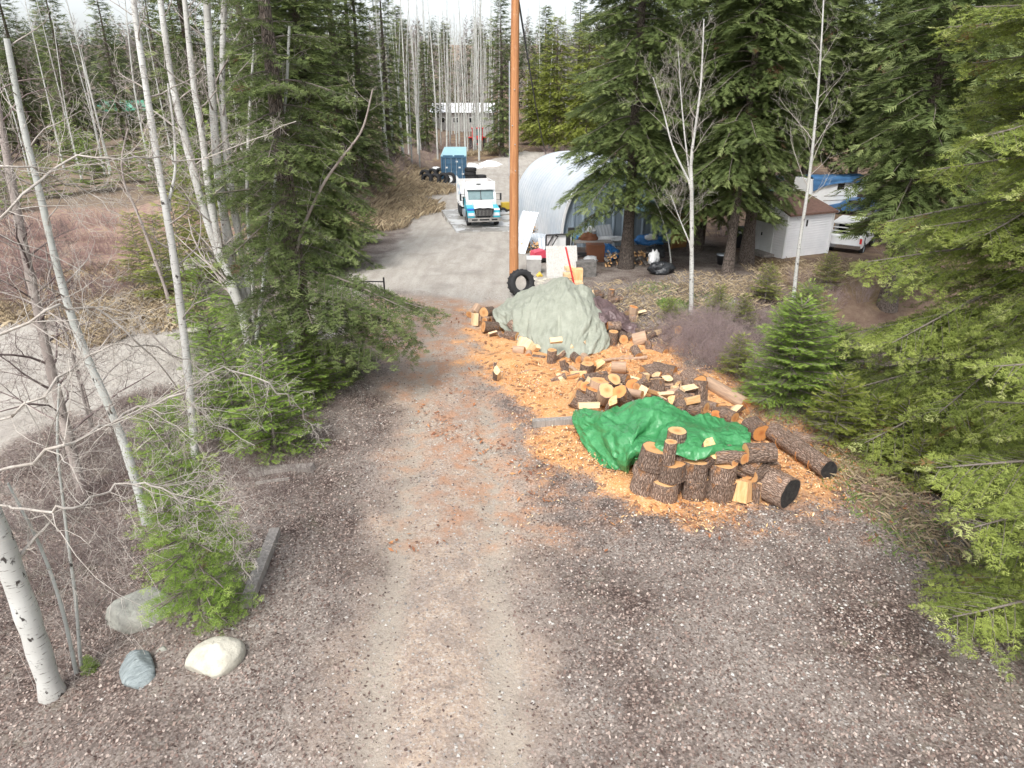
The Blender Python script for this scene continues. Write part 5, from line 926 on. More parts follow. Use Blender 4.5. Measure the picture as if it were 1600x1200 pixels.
add(t, 'chassis', 'black', [((0, 3.2, .85), (.9, 7, .25)), ((0, 3.2, 1.1), (1.0, 7, .2))]); [add(t, 'fuel_tank', 'steel', [((q, 2.6, .78), (.5, 1.3, .5))]) for q in (-1., 1.)]
g = G(); g.tube([(-1.05, 2.78, .9), (-1.05, 2.78, 3.4), (-1.05, 2.9, 3.6)], .07, 10); g.build('exhaust_stack', M['chrome'], t)
for y_ in (.65, 5.0, 6.2):
    for s in (-1, 1): o = tyre('wheel', None, (s*1.02, y_, .52*k_/.70), (s, 0, 0), .52, .34 if y_ < 1 else .5, 'steel', tread=8); o.parent = t; o.scale = (1, 1, k_/.70); [o.pop(q, None) for q in ('label', 'category', 'group')] if False else None
[add(t, 'mudguard', 'white', [((s*1.05, 5.6, 1.13), (.5, 2.5, .05))]) for s in (-1, 1)]
# pad and puddles
C_ = [at(690, 336), at(825, 330), at(836, 362), at(713, 364)]; g = G(); zc = max(c.z for c in C_)+.07; org = C_[0]
V = [(c.x-org.x, c.y-org.y, zc-org.z) for c in C_]+[(c.x-org.x, c.y-org.y, zc-org.z-.5) for c in C_]; g.add(V, [(3, 2, 1, 0), (0, 1, 5, 4), (1, 2, 6, 5), (2, 3, 7, 6), (3, 0, 4, 7)])
pad_m, tt, b = newmat('wet_concrete'); n = noise(tt, mapping(tt, (1, 1, 1)), .8, 4); c = mixc(tt, rng(tt, n, .45, .52), (.50, .51, .51), (.30, .29, .27)); tt.links.new(c, b.inputs['Base Color']); tt.links.new(rng(tt, n, .45, .52, .75, .25), b.inputs['Roughness'])
o = g.build('concrete_pad', pad_m, None, org); o['kind'] = 'structure'; t.location.z = zc+.0
for s_ in [o for o in t.children_recursive if o.name.startswith('wheel')]: [s_.pop(q) for q in ('label', 'category', 'group') if q in s_]
# snow patches
def blob_mesh(name, label, pts, h, mat, cat, kind=None, seed=1, group=None):
    P = np.array([tuple(at(a, b))[:2] for a, b in pts]); c = P.mean(0); g = G(); rs = np.random.RandomState(seed); n = 48; a = np.linspace(0, 6.2832, n, endpoint=False)
    seg = np.linspace(0, len(P), n, endpoint=False); i = seg.astype(int); f = (seg-i)[:, None]; out = P[i]*(1-f)+P[(i+1) % len(P)]*f; rings = []
    for k, s in enumerate((1.0, .9, .7, .45, .2)):
        xy = c+(out-c)*s*(1+.04*rs.randn(n, 1)); z = terr(xy[:, 0], xy[:, 1])+h*(1-s**2)*(.8+.4*vnoise(xy[:, 0]*1.5+50, xy[:, 1]*1.5+50, seed))-(.06 if k == 0 else 0); rings.append(np.column_stack([xy, z]))
    org = np.array((c[0], c[1], tz(*c))); V = np.vstack(rings+[np.array([[c[0], c[1], tz(*c)+h]])])-org; F = []
    F4 = [(k*n+j, k*n+(j+1) % n, (k+1)*n+(j+1) % n, (k+1)*n+j) for k in range(4) for j in range(n)]; F3 = [(4*n+j, 4*n+(j+1) % n, 5*n) for j in range(n)]
    g.add(V, F4+F3, 0, True); return tag(g.build(name, M[mat], None, org), label, cat, group, kind)
blob_mesh('snow_patch', 'larger patch of old snow beside the bend of the road', [(748, 256), (760, 251), (772, 252), (786, 257), (775, 261), (755, 261)], .35, 'snow', 'snow')
blob_mesh('snow_patch', 'long low snow patch just behind the container', [(729, 262), (731, 254), (745, 257), (756, 262), (740, 264)], .3, 'snow', 'snow', seed=3)
# ------------------------------------------------------------------ arched metal hut
N1 = at(877, 388); N1.z -= .1; t = thing('arched_hut', 'arched corrugated metal hut with blue grey end wall behind the firs', 'building', N1, R(15))
W_, L_, H_ = 7.6, 9.5, 4.25; g = G(); nseg = 40; rib = 44
def prof(u): a = math.pi*(1-u); x = W_/2+W_/2*math.copysign(abs(math.cos(a))**.80, math.cos(a)); return x, H_*math.sin(a)**.72
pts = np.array([prof(u) for u in np.linspace(0.0, 1, nseg)]); ys_ = np.linspace(0, L_, rib*2); cen = np.array((W_/2, 0)); V = []
for i, y_ in enumerate(ys_): o_ = .016*(1 if (i//2) % 2 else -1); q = pts-cen; q = q/np.linalg.norm(q, axis=1)[:, None]; V.append(np.column_stack([pts[:, 0]+q[:, 0]*o_, np.full(nseg, y_), pts[:, 1]+q[:, 1]*o_]))
V = np.vstack(V); i = (np.arange(rib*2-1)[:, None]*nseg+np.arange(nseg-1)[None]).ravel(); g.add(V, np.stack([i, i+1, i+nseg+1, i+nseg], 1), 0, False)
M['hutroof'] = plain('weathered_white_metal', (.56, .59, .62), .45, .15, c2=(.46, .51, .56), scale=.8); g.build('arched_shell', M['hutroof'], t)
M['hutwall'] = pm('blue_grey_sheet_metal', (.40, .49, .57), (.28, .35, .42), 1.1, .45, 0, .35, stretch=(3, 3, .5))
for yw in (.25, L_-.2):
    g = G(); xs_ = np.linspace(.12, W_-.12, 104); V = []
    for k, x_ in enumerate(xs_):
        top = np.interp(x_, pts[:, 0], pts[:, 1])-.04; y_ = yw+(.0 if (k//2) % 4 else -.07); V += [(x_, y_, -.2), (x_, y_, top)]
    g.add(V, [(2*k, 2*k+2, 2*k+3, 2*k+1) for k in range(len(xs_)-1)]); g.build('end_wall', M['hutwall'], t)
g = G(); V = []; 
for (sc1, y_) in ((1.015, -.02), (1.015, .1), (.985, .1), (.985, -.02)): V.append(np.column_stack([cen[0]+(pts[:, 0]-cen[0])*sc1, np.full(nseg, y_), pts[:, 1]*sc1]))
V = np.vstack(V); F = [(r_*nseg+j, r_*nseg+j+1, ((r_+1) % 4)*nseg+j+1, ((r_+1) % 4)*nseg+j) for r_ in range(4) for j in range(nseg-1)]; g.add(V, F); g.build('arch_trim', M['white'], t)
# lean-to
p = at(990, 388); t = thing('lean_to', 'low brown plank lean-to with pale blue metal roof beside the hut', 'shed', p, R(8))
add(t, 'back_wall', 'plank', [((.2+k*.22, 1.5, 1.0), (.2, .05, 2.2)) for k in range(17)]+[((3.9, .8, 1.0), (.05, 1.6, 2.2))]); [add(t, 'post', 'cedarw', [((q, -.5, 1.0), (.12, .12, 2.3))]) for q in (1.9, 3.0)]; add(t, 'board_wall', 'cedarw', [((2.45, -.35, .9), (.95, .04, 1.9))])
g = G(); g.box((1.9, .5, 2.3), (4.6, 2.9, .06), Matrix.Rotation(.16, 3, 'X')); [g.box((k*.3-.3, .5, 2.34), (.04, 2.9, .05), Matrix.Rotation(.16, 3, 'X')) for k in range(16)]; g.build('roof', M['blue_roof'], t)
# white shed
c0 = at(1222, 404); c1 = at(1297, 396); cl = at(1174, 392)
a = math.atan2(c1.y-c0.y, c1.x-c0.x); w1 = (Vector(c1)-Vector(c0)).length; t = thing('garden_shed', 'white sided shed with brown shingle roof among the firs', 'shed', c0+Vector((0, 0, -.05)), a)
dpt = 2.6; Hf, Hb = 2.15, 2.15; ang2 = math.atan2(cl.y-c0.y, cl.x-c0.x)-a; l2 = (Vector(cl)-Vector(c0)).length; bx_, by_ = l2*math.cos(ang2), l2*math.sin(ang2)
w1 = min(w1, 3.2)
g = G(); V = [(0, 0, 0), (w1, 0, 0), (w1+bx_, by_, 0), (bx_, by_, 0), (0, 0, 2.05), (w1, 0, 2.0), (w1+bx_, by_, 2.55), (bx_, by_, 2.62)]; g.add(V, [(0, 1, 5, 4), (1, 2, 6, 5), (2, 3, 7, 6), (3, 0, 4, 7), (7, 6, 5, 4)][::1]); g.build('walls', M['siding'], t)
g = G(); e = .14; rf = [(-.02, -e, 2.03), (w1+e, -e, 1.98), (w1+bx_+e, by_+e, 2.62), (bx_+.25, by_+e, 2.70)]; g.add(rf+[(a_, b_, c_+.09) for a_, b_, c_ in rf], [(0, 3, 2, 1), (4, 5, 6, 7), (0, 1, 5, 4), (1, 2, 6, 5), (2, 3, 7, 6), (3, 0, 4, 7)]); g.build('roof', M['shingle'], t)
add(t, 'vent', 'darkglass', [((w1*.42, -.02, 1.62), (.07, .04, .30))]); g = G(); g.box((0, -.01, 1.0), (.09, .07, 2.06)); g.build('corner_trim', M['white'], t); g = G(); g.box((w1, -.01, .98), (.09, .07, 2.0)); g.build('corner_trim', M['white'], t)
M['mossy'] = plain('mossy_window_box', (.20, .23, .12), .9, bump=.02, scale=9); u_ = Vector((bx_, by_, 0)).normalized(); nrm = Vector((-u_.y, u_.x, 0)); nrm = nrm if nrm.y < 0 or nrm.x < 0 else -nrm
dd = G(); rz_ = Matrix.Rotation(math.atan2(u_.y, u_.x), 3, 'Z'); c_ = u_*(l2*.55)+nrm*.02; dd.box((c_.x, c_.y, .92), (.9, .05, 1.8), rz_); d_ = dd.build('door', M['white'], t); h_ = G(); h_.box((c_.x+u_.x*.35+nrm.x*.05, c_.y+u_.y*.35+nrm.y*.05, .95), (.05, .05, .14), rz_); h_.build('handle', M['black'], d_)
aw = G(); c_ = u_*(l2*.45)+nrm*.25; aw.box((c_.x, c_.y, 1.75), (1.3, .5, .22), rz_); aw.build('mossy_awning', M['mossy'], t)
st = G(); c_ = u_*(l2*.5)+nrm*.35; st.box((c_.x, c_.y, .08), (1.3, .6, .14), rz_); st.build('step', M['weather'], t)
# ------------------------------------------------------------------ vehicles on the right
def vehicle(name, label, cat, loc, rz, body, wheels, parts, col, group=None, s=1.0, wr=.38):
    t = thing(name, label, cat, loc, rz, group); t.scale = (s,)*3; g = G(); hw = .95
    for pr in body: g.prism(pr, -hw, hw, 1)
    g.build('body', M[col], t)
    for x_ in wheels:
        for q in (-1, 1): o = tyre('wheel', None, (x_, q*.85, wr), (0, q, 0), wr, .25, 'steel', tread=8); o.parent = t
    for nm_, mt, bxs in parts:
        for b_ in ([[q] for q in bxs] if nm_ in ('bumper', 'side_window', 'headlight', 'tail_light', 'canopy_pillar', 'side_trim', 'canopy_bar') else [bxs]): add(t, nm_, mt, b_)
    return t
p = at(1330, 388); pk = vehicle('pickup_truck', 'white pickup truck with open empty canopy parked behind the shed', 'pickup', p, R(55),
    [[(-2.7, .55), (2.5, .55), (2.6, 1.0), (1.5, 1.12), (-2.7, 1.15)], [(-2.65, 1.15), (-2.55, 1.22), (1.4, 1.22), (1.4, 1.12)], [(-.6, 1.22), (1.25, 1.22), (.75, 1.85), (-.5, 1.88)]], (-1.75, 1.75),
    [('canopy_roof', 'white', [((-1.55, 0, 1.86), (1.9, 1.8, .07))]), ('canopy_pillar', 'white', [((x_, y_, 1.55), (.08, .08, .66)) for x_ in (-2.45, -1.5, -.65) for y_ in (-.85, .85)]), ('canopy_bar', 'white', [((-2.48, 0, 1.42), (.05, 1.75, .05)), ((-2.48, 0, 1.62), (.05, 1.75, .05))]), ('rear_glass_and_dark_bed', 'darkglass', [((-.68, 0, 1.5), (.04, 1.6, .6)), ((-1.5, 0, 1.3), (1.5, 1.55, .1))]), ('side_window', 'darkglass', [((.25, -.955, 1.52), (1.1, .02, .42)), ((.25, .955, 1.52), (1.1, .02, .42))]), ('fuel_door', 'black', [((-2.0, -.96, .92), (.24, .02, .34))]), ('bumper', 'chrome', [((-2.8, 0, .6), (.15, 1.8, .2)), ((2.65, 0, .6), (.15, 1.8, .2))]), ('tail_light', 'red', [((-2.71, y_, .95), (.03, .12, .3)) for y_ in (-.85, .85)])], 'white', s=.86)  # dark slab over the bed stands in for the shaded canopy interior
p = at(1290, 330); cp = vehicle('camper', 'white camper with a blue tarp over its roof parked behind the shed', 'camper', p, R(12),
    [[(-2.6, .6), (1.9, .6), (1.9, 1.6), (2.7, 1.75), (2.7, 2.65), (-2.6, 2.65)]], (-1.5, 1.2), [('window', 'darkglass', [((.3, -.96, 2.05), (.6, .02, .45))]), ('side_trim', 'weather', [((-.5, -.96, 1.0), (3.6, .02, .05)), ((-.5, -.96, 1.35), (3.6, .02, .05))]), ('door', 'white', [((-1.4, -.965, 1.5), (.6, .03, 1.6))])], 'white', s=.92)
M['dull_blue'] = cloth('dull_blue_tarp', (.035, .11, .24), (.055, .15, .30), .5, .01); bpy.context.view_layer.update(); tarp('blue_tarp', 'blue tarp tied over the camper roof', [[(x_, 1.15, 2.2) for x_ in (-2.2, -.8, .8, 2.2)], [(x_, .9, 2.78) for x_ in (-2.3, -.8, .8, 2.3)], [(x_, -.8, 2.80) for x_ in (-2.3, -.8, .8, 2.4)], [(-2.3, -1.06, 2.5), (-.8, -1.06, 2.35), (.8, -1.06, 2.5), (2.4, -1.08, 2.4)], [(-2.2, -1.12, 1.75), (-.9, -1.1, 2.2), (.8, -1.1, 2.35), (2.4, -1.12, 2.2)]], cp.matrix_world.copy(), 'dull_blue', 40, 60, 61, ((.5, .07, 1.), (.2, .02, 1.)), 1)
p = at(1334, 334); vehicle('parked_car', 'small blue car in front of the camper cab', 'car', p, R(150), [[(-2.1, .35), (2.1, .35), (2.1, .75), (1.3, .9), (.7, 1.35), (-1.2, 1.4), (-2.0, .9)]], (-1.3, 1.3), [('side_window', 'darkglass', [((-.2, s_*.955, 1.12), (1.5, .02, .32)) for s_ in (-1, 1)]), ('headlight', 'lamp', [((2.1, s_*.7, .65), (.04, .3, .16)) for s_ in (-1, 1)])], 'dull_blue', s=.8, wr=.32)
M['teal'] = plain('dark_teal_paint', (.04, .10, .12), .25)
p = at(1202, 322); vehicle('parked_car', 'dark teal car glimpsed behind the shed under the fir', 'car', p, R(170), [[(-2.1, .35), (2.1, .35), (2.1, .75), (1.3, .9), (.7, 1.35), (-1.2, 1.4), (-2.0, .9)]], (-1.3, 1.3), [('side_window', 'darkglass', [((-.2, s_*.955, 1.12), (1.5, .02, .32)) for s_ in (-1, 1)])], 'teal', s=1., wr=.32)
p = at(1262, 316); vehicle('parked_van', 'old dark blue van nose showing left of the camper', 'van', p, R(200), [[(-2.1, .4), (2.1, .4), (2.2, .9), (1.5, 1.05), (1.0, 1.75), (-2.1, 1.8)]], (-1.3, 1.4), [('windshield', 'glassm', [((1.25, 0, 1.4), (.05, 1.5, .5))]), ('bumper', 'chrome', [((2.2, 0, .5), (.12, 1.8, .2))])], 'black', s=.95, wr=.34)
for o in bpy.data.objects:
    if o.name.startswith('wheel'): [o.pop(q) for q in ('label', 'category', 'group') if q in o]
# red tractor in the trees
p = at(747, 236); t = thing('tractor', 'small red tractor among the bare trees at the back', 'tractor', p+Vector((0, 0, .1)), R(5)); t.scale = (1.25,)*3
add(t, 'hood', 'red', [((0, 0, 1.0), (.75, 1.3, .65))]); add(t, 'cab', 'red', [((0, 1.3, 1.3), (1.2, 1.1, .5)), ((0, 1.3, 2.35), (1.35, 1.3, .12))]+[((x_, y_, 1.9), (.07, .07, .9)) for x_ in (-.58, .58) for y_ in (.8, 1.8)]); add(t, 'cab_glass', 'glassm', [((0, .79, 1.9), (1.05, .03, .7))]); [add(t, 'fender', 'red', [((s*.85, 1.4, 1.35), (.4, 1.1, .1))]) for s in (-1, 1)]; add(t, 'grille', 'black', [((0, -.66, 1.0), (.5, .03, .4))])
for s in (-1, 1): 
    for (y_, r_) in ((1.5, .7), (-.3, .42)): o = tyre('wheel', None, (s*.8, y_, r_), (s, 0, 0), r_, .3, 'red', tread=10); o.parent = t
for o in bpy.data.objects:
    if o.name.startswith('wheel'): [o.pop(q) for q in ('label', 'category', 'group') if q in o]
# houses glimpsed through the wood, green building on the left
p = at(722, 205); t = thing('white_house', 'white house seen through the bare trees at the back', 'house', p, R(-4)); t.scale = (.75, .75, .75); add(t, 'wall', 'concrete', [((0, 4, 2.2), (15, 8, 4.6))]); g = G(); g.prism([(-.8, 4.4), (8.8, 4.4), (4, 6.6)], -8, 8, 0); g.build('roof', M['snow'], t)
for x_ in (-5, -1.5, 2.5, 5.5): f = add(t, 'window', 'white', [((x_, -.03, 2.6), (1.5, .08, 1.3))]); add(f, 'pane', 'darkglass', [((x_, -.08, 2.6), (1.3, .03, 1.1))])
M['greenroof'] = plain('green_metal_roof', (.10, .38, .26), .5)
p = at(196, 196); t = thing('green_roofed_house', 'house with a green metal roof far off at the upper left', 'house', p, R(10)); add(t, 'wall', 'weather', [((0, 3, 1.4), (9, 6, 3))]); g = G(); g.prism([(-.6, 2.8), (6.6, 2.8), (3, 4.9)], -5, 5, 0); g.build('roof', M['greenroof'], t); f = add(t, 'window', 'white', [((1.5, -.03, 1.6), (1.3, .08, 1.0))]); add(f, 'pane', 'darkglass', [((1.5, -.08, 1.6), (1.1, .03, .8))])
# ------------------------------------------------------------------ yard clutter
p = at(879, 433); t = thing('speckled_panel', 'pale speckled board leaning against the concrete blocks', 'board', p, R(4)); g = G(); g.box((0, .35, .62), (1.35, .03, 1.35), Matrix.Rotation(-.5, 3, 'X')); g.box((0, .02, .02), (1.35, .5, .03)); g.build('board', M['osb'], t)
g = G(); g.box((0, 0, .31), (.62, .6, .62)); o = g.build('concrete_block', M['concrete'], None, at(834, 425)); tag(o, 'grey concrete block with white sheet on top, left of the speckled board', 'concrete block')
g = G(); g.box((0, 0, .025), (.66, .62, .05)); o = g.build('white_slab', M['white'], None, at(834, 425)+Vector((0, 0, .62))); tag(o, 'white slab lying on the grey concrete block', 'slab')
g = G(); g.tube([(-.1, 0, 0), (0, .02, .1), (.12, 0, 0)], [.08, .13, .05], 7); o = g.build('yellow_lump', M['yellow'], None, at(843, 432)); tag(o, 'yellow rag lying at the foot of the concrete block', 'rag')
g = G(); g.box((0, 0, .33), (.85, .6, .66)); o = g.build('dark_block', M['darkblock'], None, at(914, 431)); o.rotation_euler = (0, 0, .1); tag(o, 'dark stained square block right of the speckled board', 'block')
GB = 'cut timbers stacked behind the grey green tarp'
for i, (px, py, z, sx, sz, m) in enumerate(((902, 438, .25, .42, .5, 'split'), (885, 441, .09, .38, .17, 'split_pale'), (887, 440, .28, .36, .16, 'split_pale'), (902, 446, .08, .4, .16, 'split_pale'), (889, 436, .46, .34, .14, 'split_pale'))):
    g = G(); g.box((0, 0, z), (sx, .4, sz)); o = g.build('timber_block', M[m], None, at(px, py)); o.rotation_euler = (0, 0, .05*i); tag(o, ('tall brown timber block behind the tarp peak', 'lowest pale timber left of the red bar', 'middle pale timber left of the red bar', 'pale timber lying right of the red bar', 'top pale timber left of the red bar')[i], 'timber', GB)
A_ = at(884, 385, .0); B_ = at(898, 449, .1); A_ = ad(884, 386, B_.y+.35); g = G(); g.tube([(0, 0, 0), tuple(A_-B_)], .035, 8); tag(g.build('red_bar', M['red'], None, B_), 'long red steel bar standing tilted behind the tarp peak', 'bar')
p = at(858, 412); t = thing('garden_machine', 'small red wheeled garden machine left of the speckled board', 'garden machine', at(843, 410), R(20))
g = G(); g.prism([(-.4, .25), (.4, .25), (.45, .5), (.1, .62), (-.35, .55)], -.28, .28, 1); g.build('hood', M['pinkred'], t); add(t, 'deck', 'black', [((0, 0, .2), (.95, .6, .12))]); g = G(); g.tube([(.3, .2, .4), (.75, .22, 1.1), (.85, .22, 1.2)], .025, 6); g.tube([(.3, -.2, .4), (.75, -.18, 1.1), (.85, -.18, 1.2)], .025, 6); g.cyl((.85, .22, 1.2), (.85, -.18, 1.2), .025, k=6); g.build('handlebar', M['black'], t)
for x_ in (-.35, .35):
    for s in (-1, 1): o = tyre('wheel', None, (x_, s*.33, .16), (0, s, 0), .16, .1, None, tread=8); o.parent = t; [o.pop(q) for q in ('label', 'category', 'group') if q in o]
t = thing('trailer_frame', 'black steel frame standing behind the speckled board', 'steel frame', at(884, 408), R(2))
g = G()
for P in ([(-.95, 0, 0), (-.95, .2, 1.2)], [(-.95, .2, 1.2), (.1, .2, 1.25)], [(.1, .1, 0), (.1, .2, 1.3)], [(.25, .1, 0), (.3, .2, 1.35)], [(-1.3, 0, .05), (1.5, 0, .3)], [(-1.25, -.1, .1), (-.6, .2, 1.2)]): g.tube(P, .04, 6)
g.box((.1, .1, .7), (.22, .12, 1.2)); g.box((.1, .0, .35), (2.6, .1, .12)); g.build('frame', M['black'], t); add(t, 'white_panel', 'white', [((-.45, .3, .8), (.95, .03, .8))]); add(t, 'mast_head', 'black', [((.22, .1, 1.45), (.3, .2, .22))])
g = G(); g.box((0, 0, .72), (1.9, .7, .05)); [g.box((x_, y_, .35), (.06, .06, .7)) for x_ in (-.85, .85) for y_ in (-.3, .3)]; o = g.build('work_table', M['weather'], None, at(925, 400)); tag(o, 'low grey work table cluttered with rags beside the hut', 'table')
g = G(); g.box((0, 0, .4), (.85, .6, .8)); o = g.build('brown_crate', M['rust'], None, at(929, 407)); tag(o, 'rusty brown box between the table and the blue tarp bundle', 'box')
def bundle(name, label, px, py, z, d, mat, cat, seed, amp=.5, group=None):
    rs = np.random.RandomState(seed); g = G(); n, m_ = 22, 14; th = np.linspace(0, 6.2832, n, endpoint=False); ph = np.linspace(-1.5, 1.5, m_); V = []
    for q in ph:
        for a in th:
            u = np.array((math.cos(a)*math.cos(q), math.sin(a)*math.cos(q), math.sin(q))); s = 1+amp*(ridg(np.array(u[0]*2.2+seed+5), np.array(u[1]*2.2+u[2]*1.7+seed+5), seed)-.5)*2*.6+amp*.3*(ridg(np.array(u[0]*5+seed+9), np.array(u[1]*5+u[2]*4+seed+9), seed+1)-.5); V.append(u*s*np.array(d)/2)
    V = np.array(V); V[:, 2] = np.maximum(V[:, 2], -d[2]*.42); V[:, 2] += d[2]*.42; i = np.arange(m_-1)[:, None]*n; j = np.arange(n)[None]; j2 = (j+1) % n
    g.add(V, np.stack([i+j, i+j2, i+n+j2, i+n+j], -1).reshape(-1, 4), 0, True); g.add(np.vstack([V[-n:], V[-n:].mean(0)[None]]), [(a, (a+1) % n, n) for a in range(n)], 0, True)
    o = g.build(name, M[mat], None, at(px, py)+Vector((0, 0, z))); return tag(o, label, cat, group)
bundle('blue_bundle', 'bright blue tarp bundle sitting on the ground left of the fir trunk', 950, 406, 0, (.95, .6, .75), 'blue_tarp', 'tarp bundle', 1)
bundle('blue_bundle', 'blue tarp draped low over the firewood right of the fir trunk', 1012, 392, .35, (1.5, .8, .5), 'blue_tarp', 'tarp bundle', 2)
bundle('blue_bundle', 'small blue tarp piece lying on the work table', 902, 392, .55, (.75, .4, .35), 'blue_tarp', 'tarp bundle', 3)
bundle('rag_heap', 'heap of brown and orange rags on the table', 918, 398, .6, (.8, .5, .5), 'rust', 'rags', 4); bundle('white_sack', 'white sack on the table among the rags', 921, 390, .85, (.5, .4, .35), 'white_tarp', 'sack', 5)
bundle('white_sheet', 'white sheet draped over a low pile left of the fir trunk', 953, 396, .6, (1.5, .6, .28), 'white_tarp', 'sheet', 6); bundle('white_sheet', 'white plastic sheet lying beside the dark block', 922, 413, .1, (.6, .4, .3), 'white_tarp', 'sheet', 7)
bundle('black_sheet', 'black plastic sheet slumped at the woodpile by the low fir branches', 1032, 428, 0, (1.0, .7, .55), 'black_tarp', 'plastic sheet', 8); bundle('black_sheet', 'smaller black plastic sheet higher on the woodpile', 1022, 412, .3, (.9, .6, .6), 'black_tarp', 'plastic sheet', 9)
bundle('white_bag', 'white bag lying on the black plastic sheet', 1020, 425, .35, (.42, .35, .65), 'white_tarp', 'bag', 10); bundle('white_bag', 'white bag on top of the firewood right of the fir trunk', 1016, 398, .75, (.6, .35, .3), 'white_tarp', 'bag', 11)
# firewood stacks
def stack(label, px, py, nx_, nz, grp, seed, rz=0, pit=.15):
    b = at(px, py); rs = np.random.RandomState(seed); k = 0
    for i in range(nx_):
        for j in range(nz):
            if rs.rand() < .08 or (j == nz-1 and rs.rand() < .3): continue
            q = b+Vector(((i-nx_/2)*pit+(j % 2)*pit/2+rs.randn()*.01, rs.randn()*.05, .06+j*pit*.85)); split_piece(label, q, .085*(.8+.4*rs.rand()), .42, -90+rs.randn()*6+math.degrees(rz), rs.randn()*4, grp, rs.uniform(70, 170), rs.rand()*6, 'split' if rs.rand() < .5 else 'weather')
stack('split firewood in the low stack left of the fir trunk', 962, 416, 6, 6, 'firewood stack left of the fir trunk', 1)
stack('split firewood in the low stack right of the fir trunk', 1005, 412, 7, 5, 'firewood stack right of the fir trunk', 2)
stack('split firewood in the small stack under the white sheet metal', 830, 394, 7, 5, 'firewood stack under the sheet metal', 3)
# sheet metal and lumber left of the hut
def sheet(label, px, py, sz, eul, mat='hutroof', name='metal_sheet', grp='loose metal sheets by the hut'):
    g = G(); n = int(sz[0]/.1); V = []
    for i in range(n+1): V += [(-sz[0]/2+i*sz[0]/n, -sz[1]/2, .02*(i % 2)), (-sz[0]/2+i*sz[0]/n, sz[1]/2, .02*(i % 2))]
    g.add(V, [(2*i, 2*i+2, 2*i+3, 2*i+1) for i in range(n)]); o = g.build(name, M[mat]); o.location = at(px, py)+Vector((0, 0, sz[1]/2*abs(math.sin(eul[0]))+.02)); o.rotation_euler = eul; md = o.modifiers.new('t', 'SOLIDIFY'); md.thickness = .01; return tag(o, label, 'metal sheet', grp)
sheet('ribbed metal sheet leaning right beside the pole', 818, 393, (1.0, 2.3), (1.0, .0, -.6)); sheet('white metal sheet lying over the small firewood stack', 842, 385, (2.3, 1.6), (.35, .15, .3)); sheet('white metal sheet flat on the lumber heap', 838, 372, (2.2, 1.3), (.15, -.1, .1)); sheet('white metal sheet leaning on the hut end wall', 945, 388, (1.0, 1.3), (1.1, 0, .5)); sheet('low white sheet behind the steel frame', 868, 396, (1.7, 1.0), (.8, 0, .1))
rs_ = np.random.RandomState(9)
for i in range(9):
    g = G(); L = rs_.uniform(1.6, 2.8); g.box((0, 0, 0), (L, .13, .05)); o = g.build('lumber_board', M['split' if i % 3 else 'weather'], None, at(822+rs_.uniform(-8, 14), 364+rs_.uniform(-5, 6))+Vector((0, 0, .06+.06*i))); o.rotation_euler = (0, rs_.uniform(-.05, .05), rs_.uniform(-.4, .9)); tag(o, 'loose board in the lumber heap along the hut wall', 'board', 'boards heaped along the hut wall')
bundle('pink_heap', 'pink and white cloth heap by the hut wall behind the pole', 815, 352, 0, (.6, .6, 1.0), 'pinkred', 'cloth heap', 12); bundle('white_sack', 'white sack standing against the hut wall behind the pole', 818, 345, .2, (.5, .4, 1.1), 'white_tarp', 'sack', 13)
t = thing('pump_trailer', 'small trailer with pump engine parked right of the white truck', 'trailer', at(790, 338), R(10)); add(t, 'frame', 'black', [((0, 0, .45), (1.6, .9, .12)), ((-1.1, 0, .42), (.8, .08, .08))]); add(t, 'engine', 'yellow', [((0, .1, .75), (.6, .5, .45))]); add(t, 'tank', 'black', [((.55, 0, .8), (.45, .6, .5))])
for s in (-1, 1): o = tyre('wheel', None, (-.3, s*.58, .36), (0, s, 0), .36, .22, 'steel', tread=10); o.parent = t; [o.pop(q) for q in ('label', 'category', 'group') if q in o]
tyre('truck_tyre', 'single tyre lying flat on the pad beside the truck', at(786, 346)+Vector((0, 0, .2)), (.1, 0, 1), .42, .24, None); g = G(); g.tube([(0, 0, .03), (.5, -.3, .03), (.9, -.2, .03), (1.3, -.5, .03), (.8, -.9, .03), (0, -.8, .03)], .03, 6); tag(g.build('hose', M['black'], None, at(742, 357)), 'dark hose lying on the pad in front of the truck', 'hose')
# bins by the firs
t = thing('black_bin', 'black bin with a white label between the two fir trunks', 'bin', at(1152, 386), R(5)); g = G(); g.box((0, 0, .5), (.62, .6, .95), taper=(1.12, 1.12)); g.build('bin_body', M['black'], t); add(t, 'bin_lid', 'black', [((0, 0, 1.0), (.75, .75, .06))]); add(t, 'label_plate', 'white', [((-.08, -.345, .82), (.18, .02, .1))])
t = thing('dark_bucket', 'dark bucket with pale lid at the foot of the left slim fir', 'bucket', at(1127, 413)); g = G(); g.lathe([(.001, 0), (.18, 0), (.24, .45), (.24, .46)], 20); g.build('bucket_body', M['black'], t); g = G(); g.lathe([(.26, .44), (.26, .5), (.001, .51)], 20); g.build('lid', M['steel'], t)
t = thing('blue_barrel', 'blue barrel standing left of the camper', 'barrel', at(1240, 304)); g = G(); g.lathe([(.001, 0), (.3, 0), (.31, .3), (.33, .32), (.31, .34), (.31, .6), (.33, .62), (.31, .64), (.3, .95), (.001, .95)], 22); g.build('barrel_body', M['blue_tarp'], t); g = G(); g.lathe([(.06, .95), (.06, .99), (.001, .99)], 12); g.build('bung', M['white'], t)
t = thing('white_tub', 'white tub under the blue barrel left of the camper', 'tub', at(1240, 312)); g = G(); g.lathe([(.001, 0), (.3, 0), (.38, .5), (.4, .5), (.36, .48), (.3, .1), (.001, .1)], 20); g.build('tub_body', M['white'], t)
bundle('blue_bundle', 'blue tarp bundle high at the fir trunk behind the shed', 1216, 288, .3, (.8, .5, .5), 'blue_tarp', 'tarp bundle', 14)
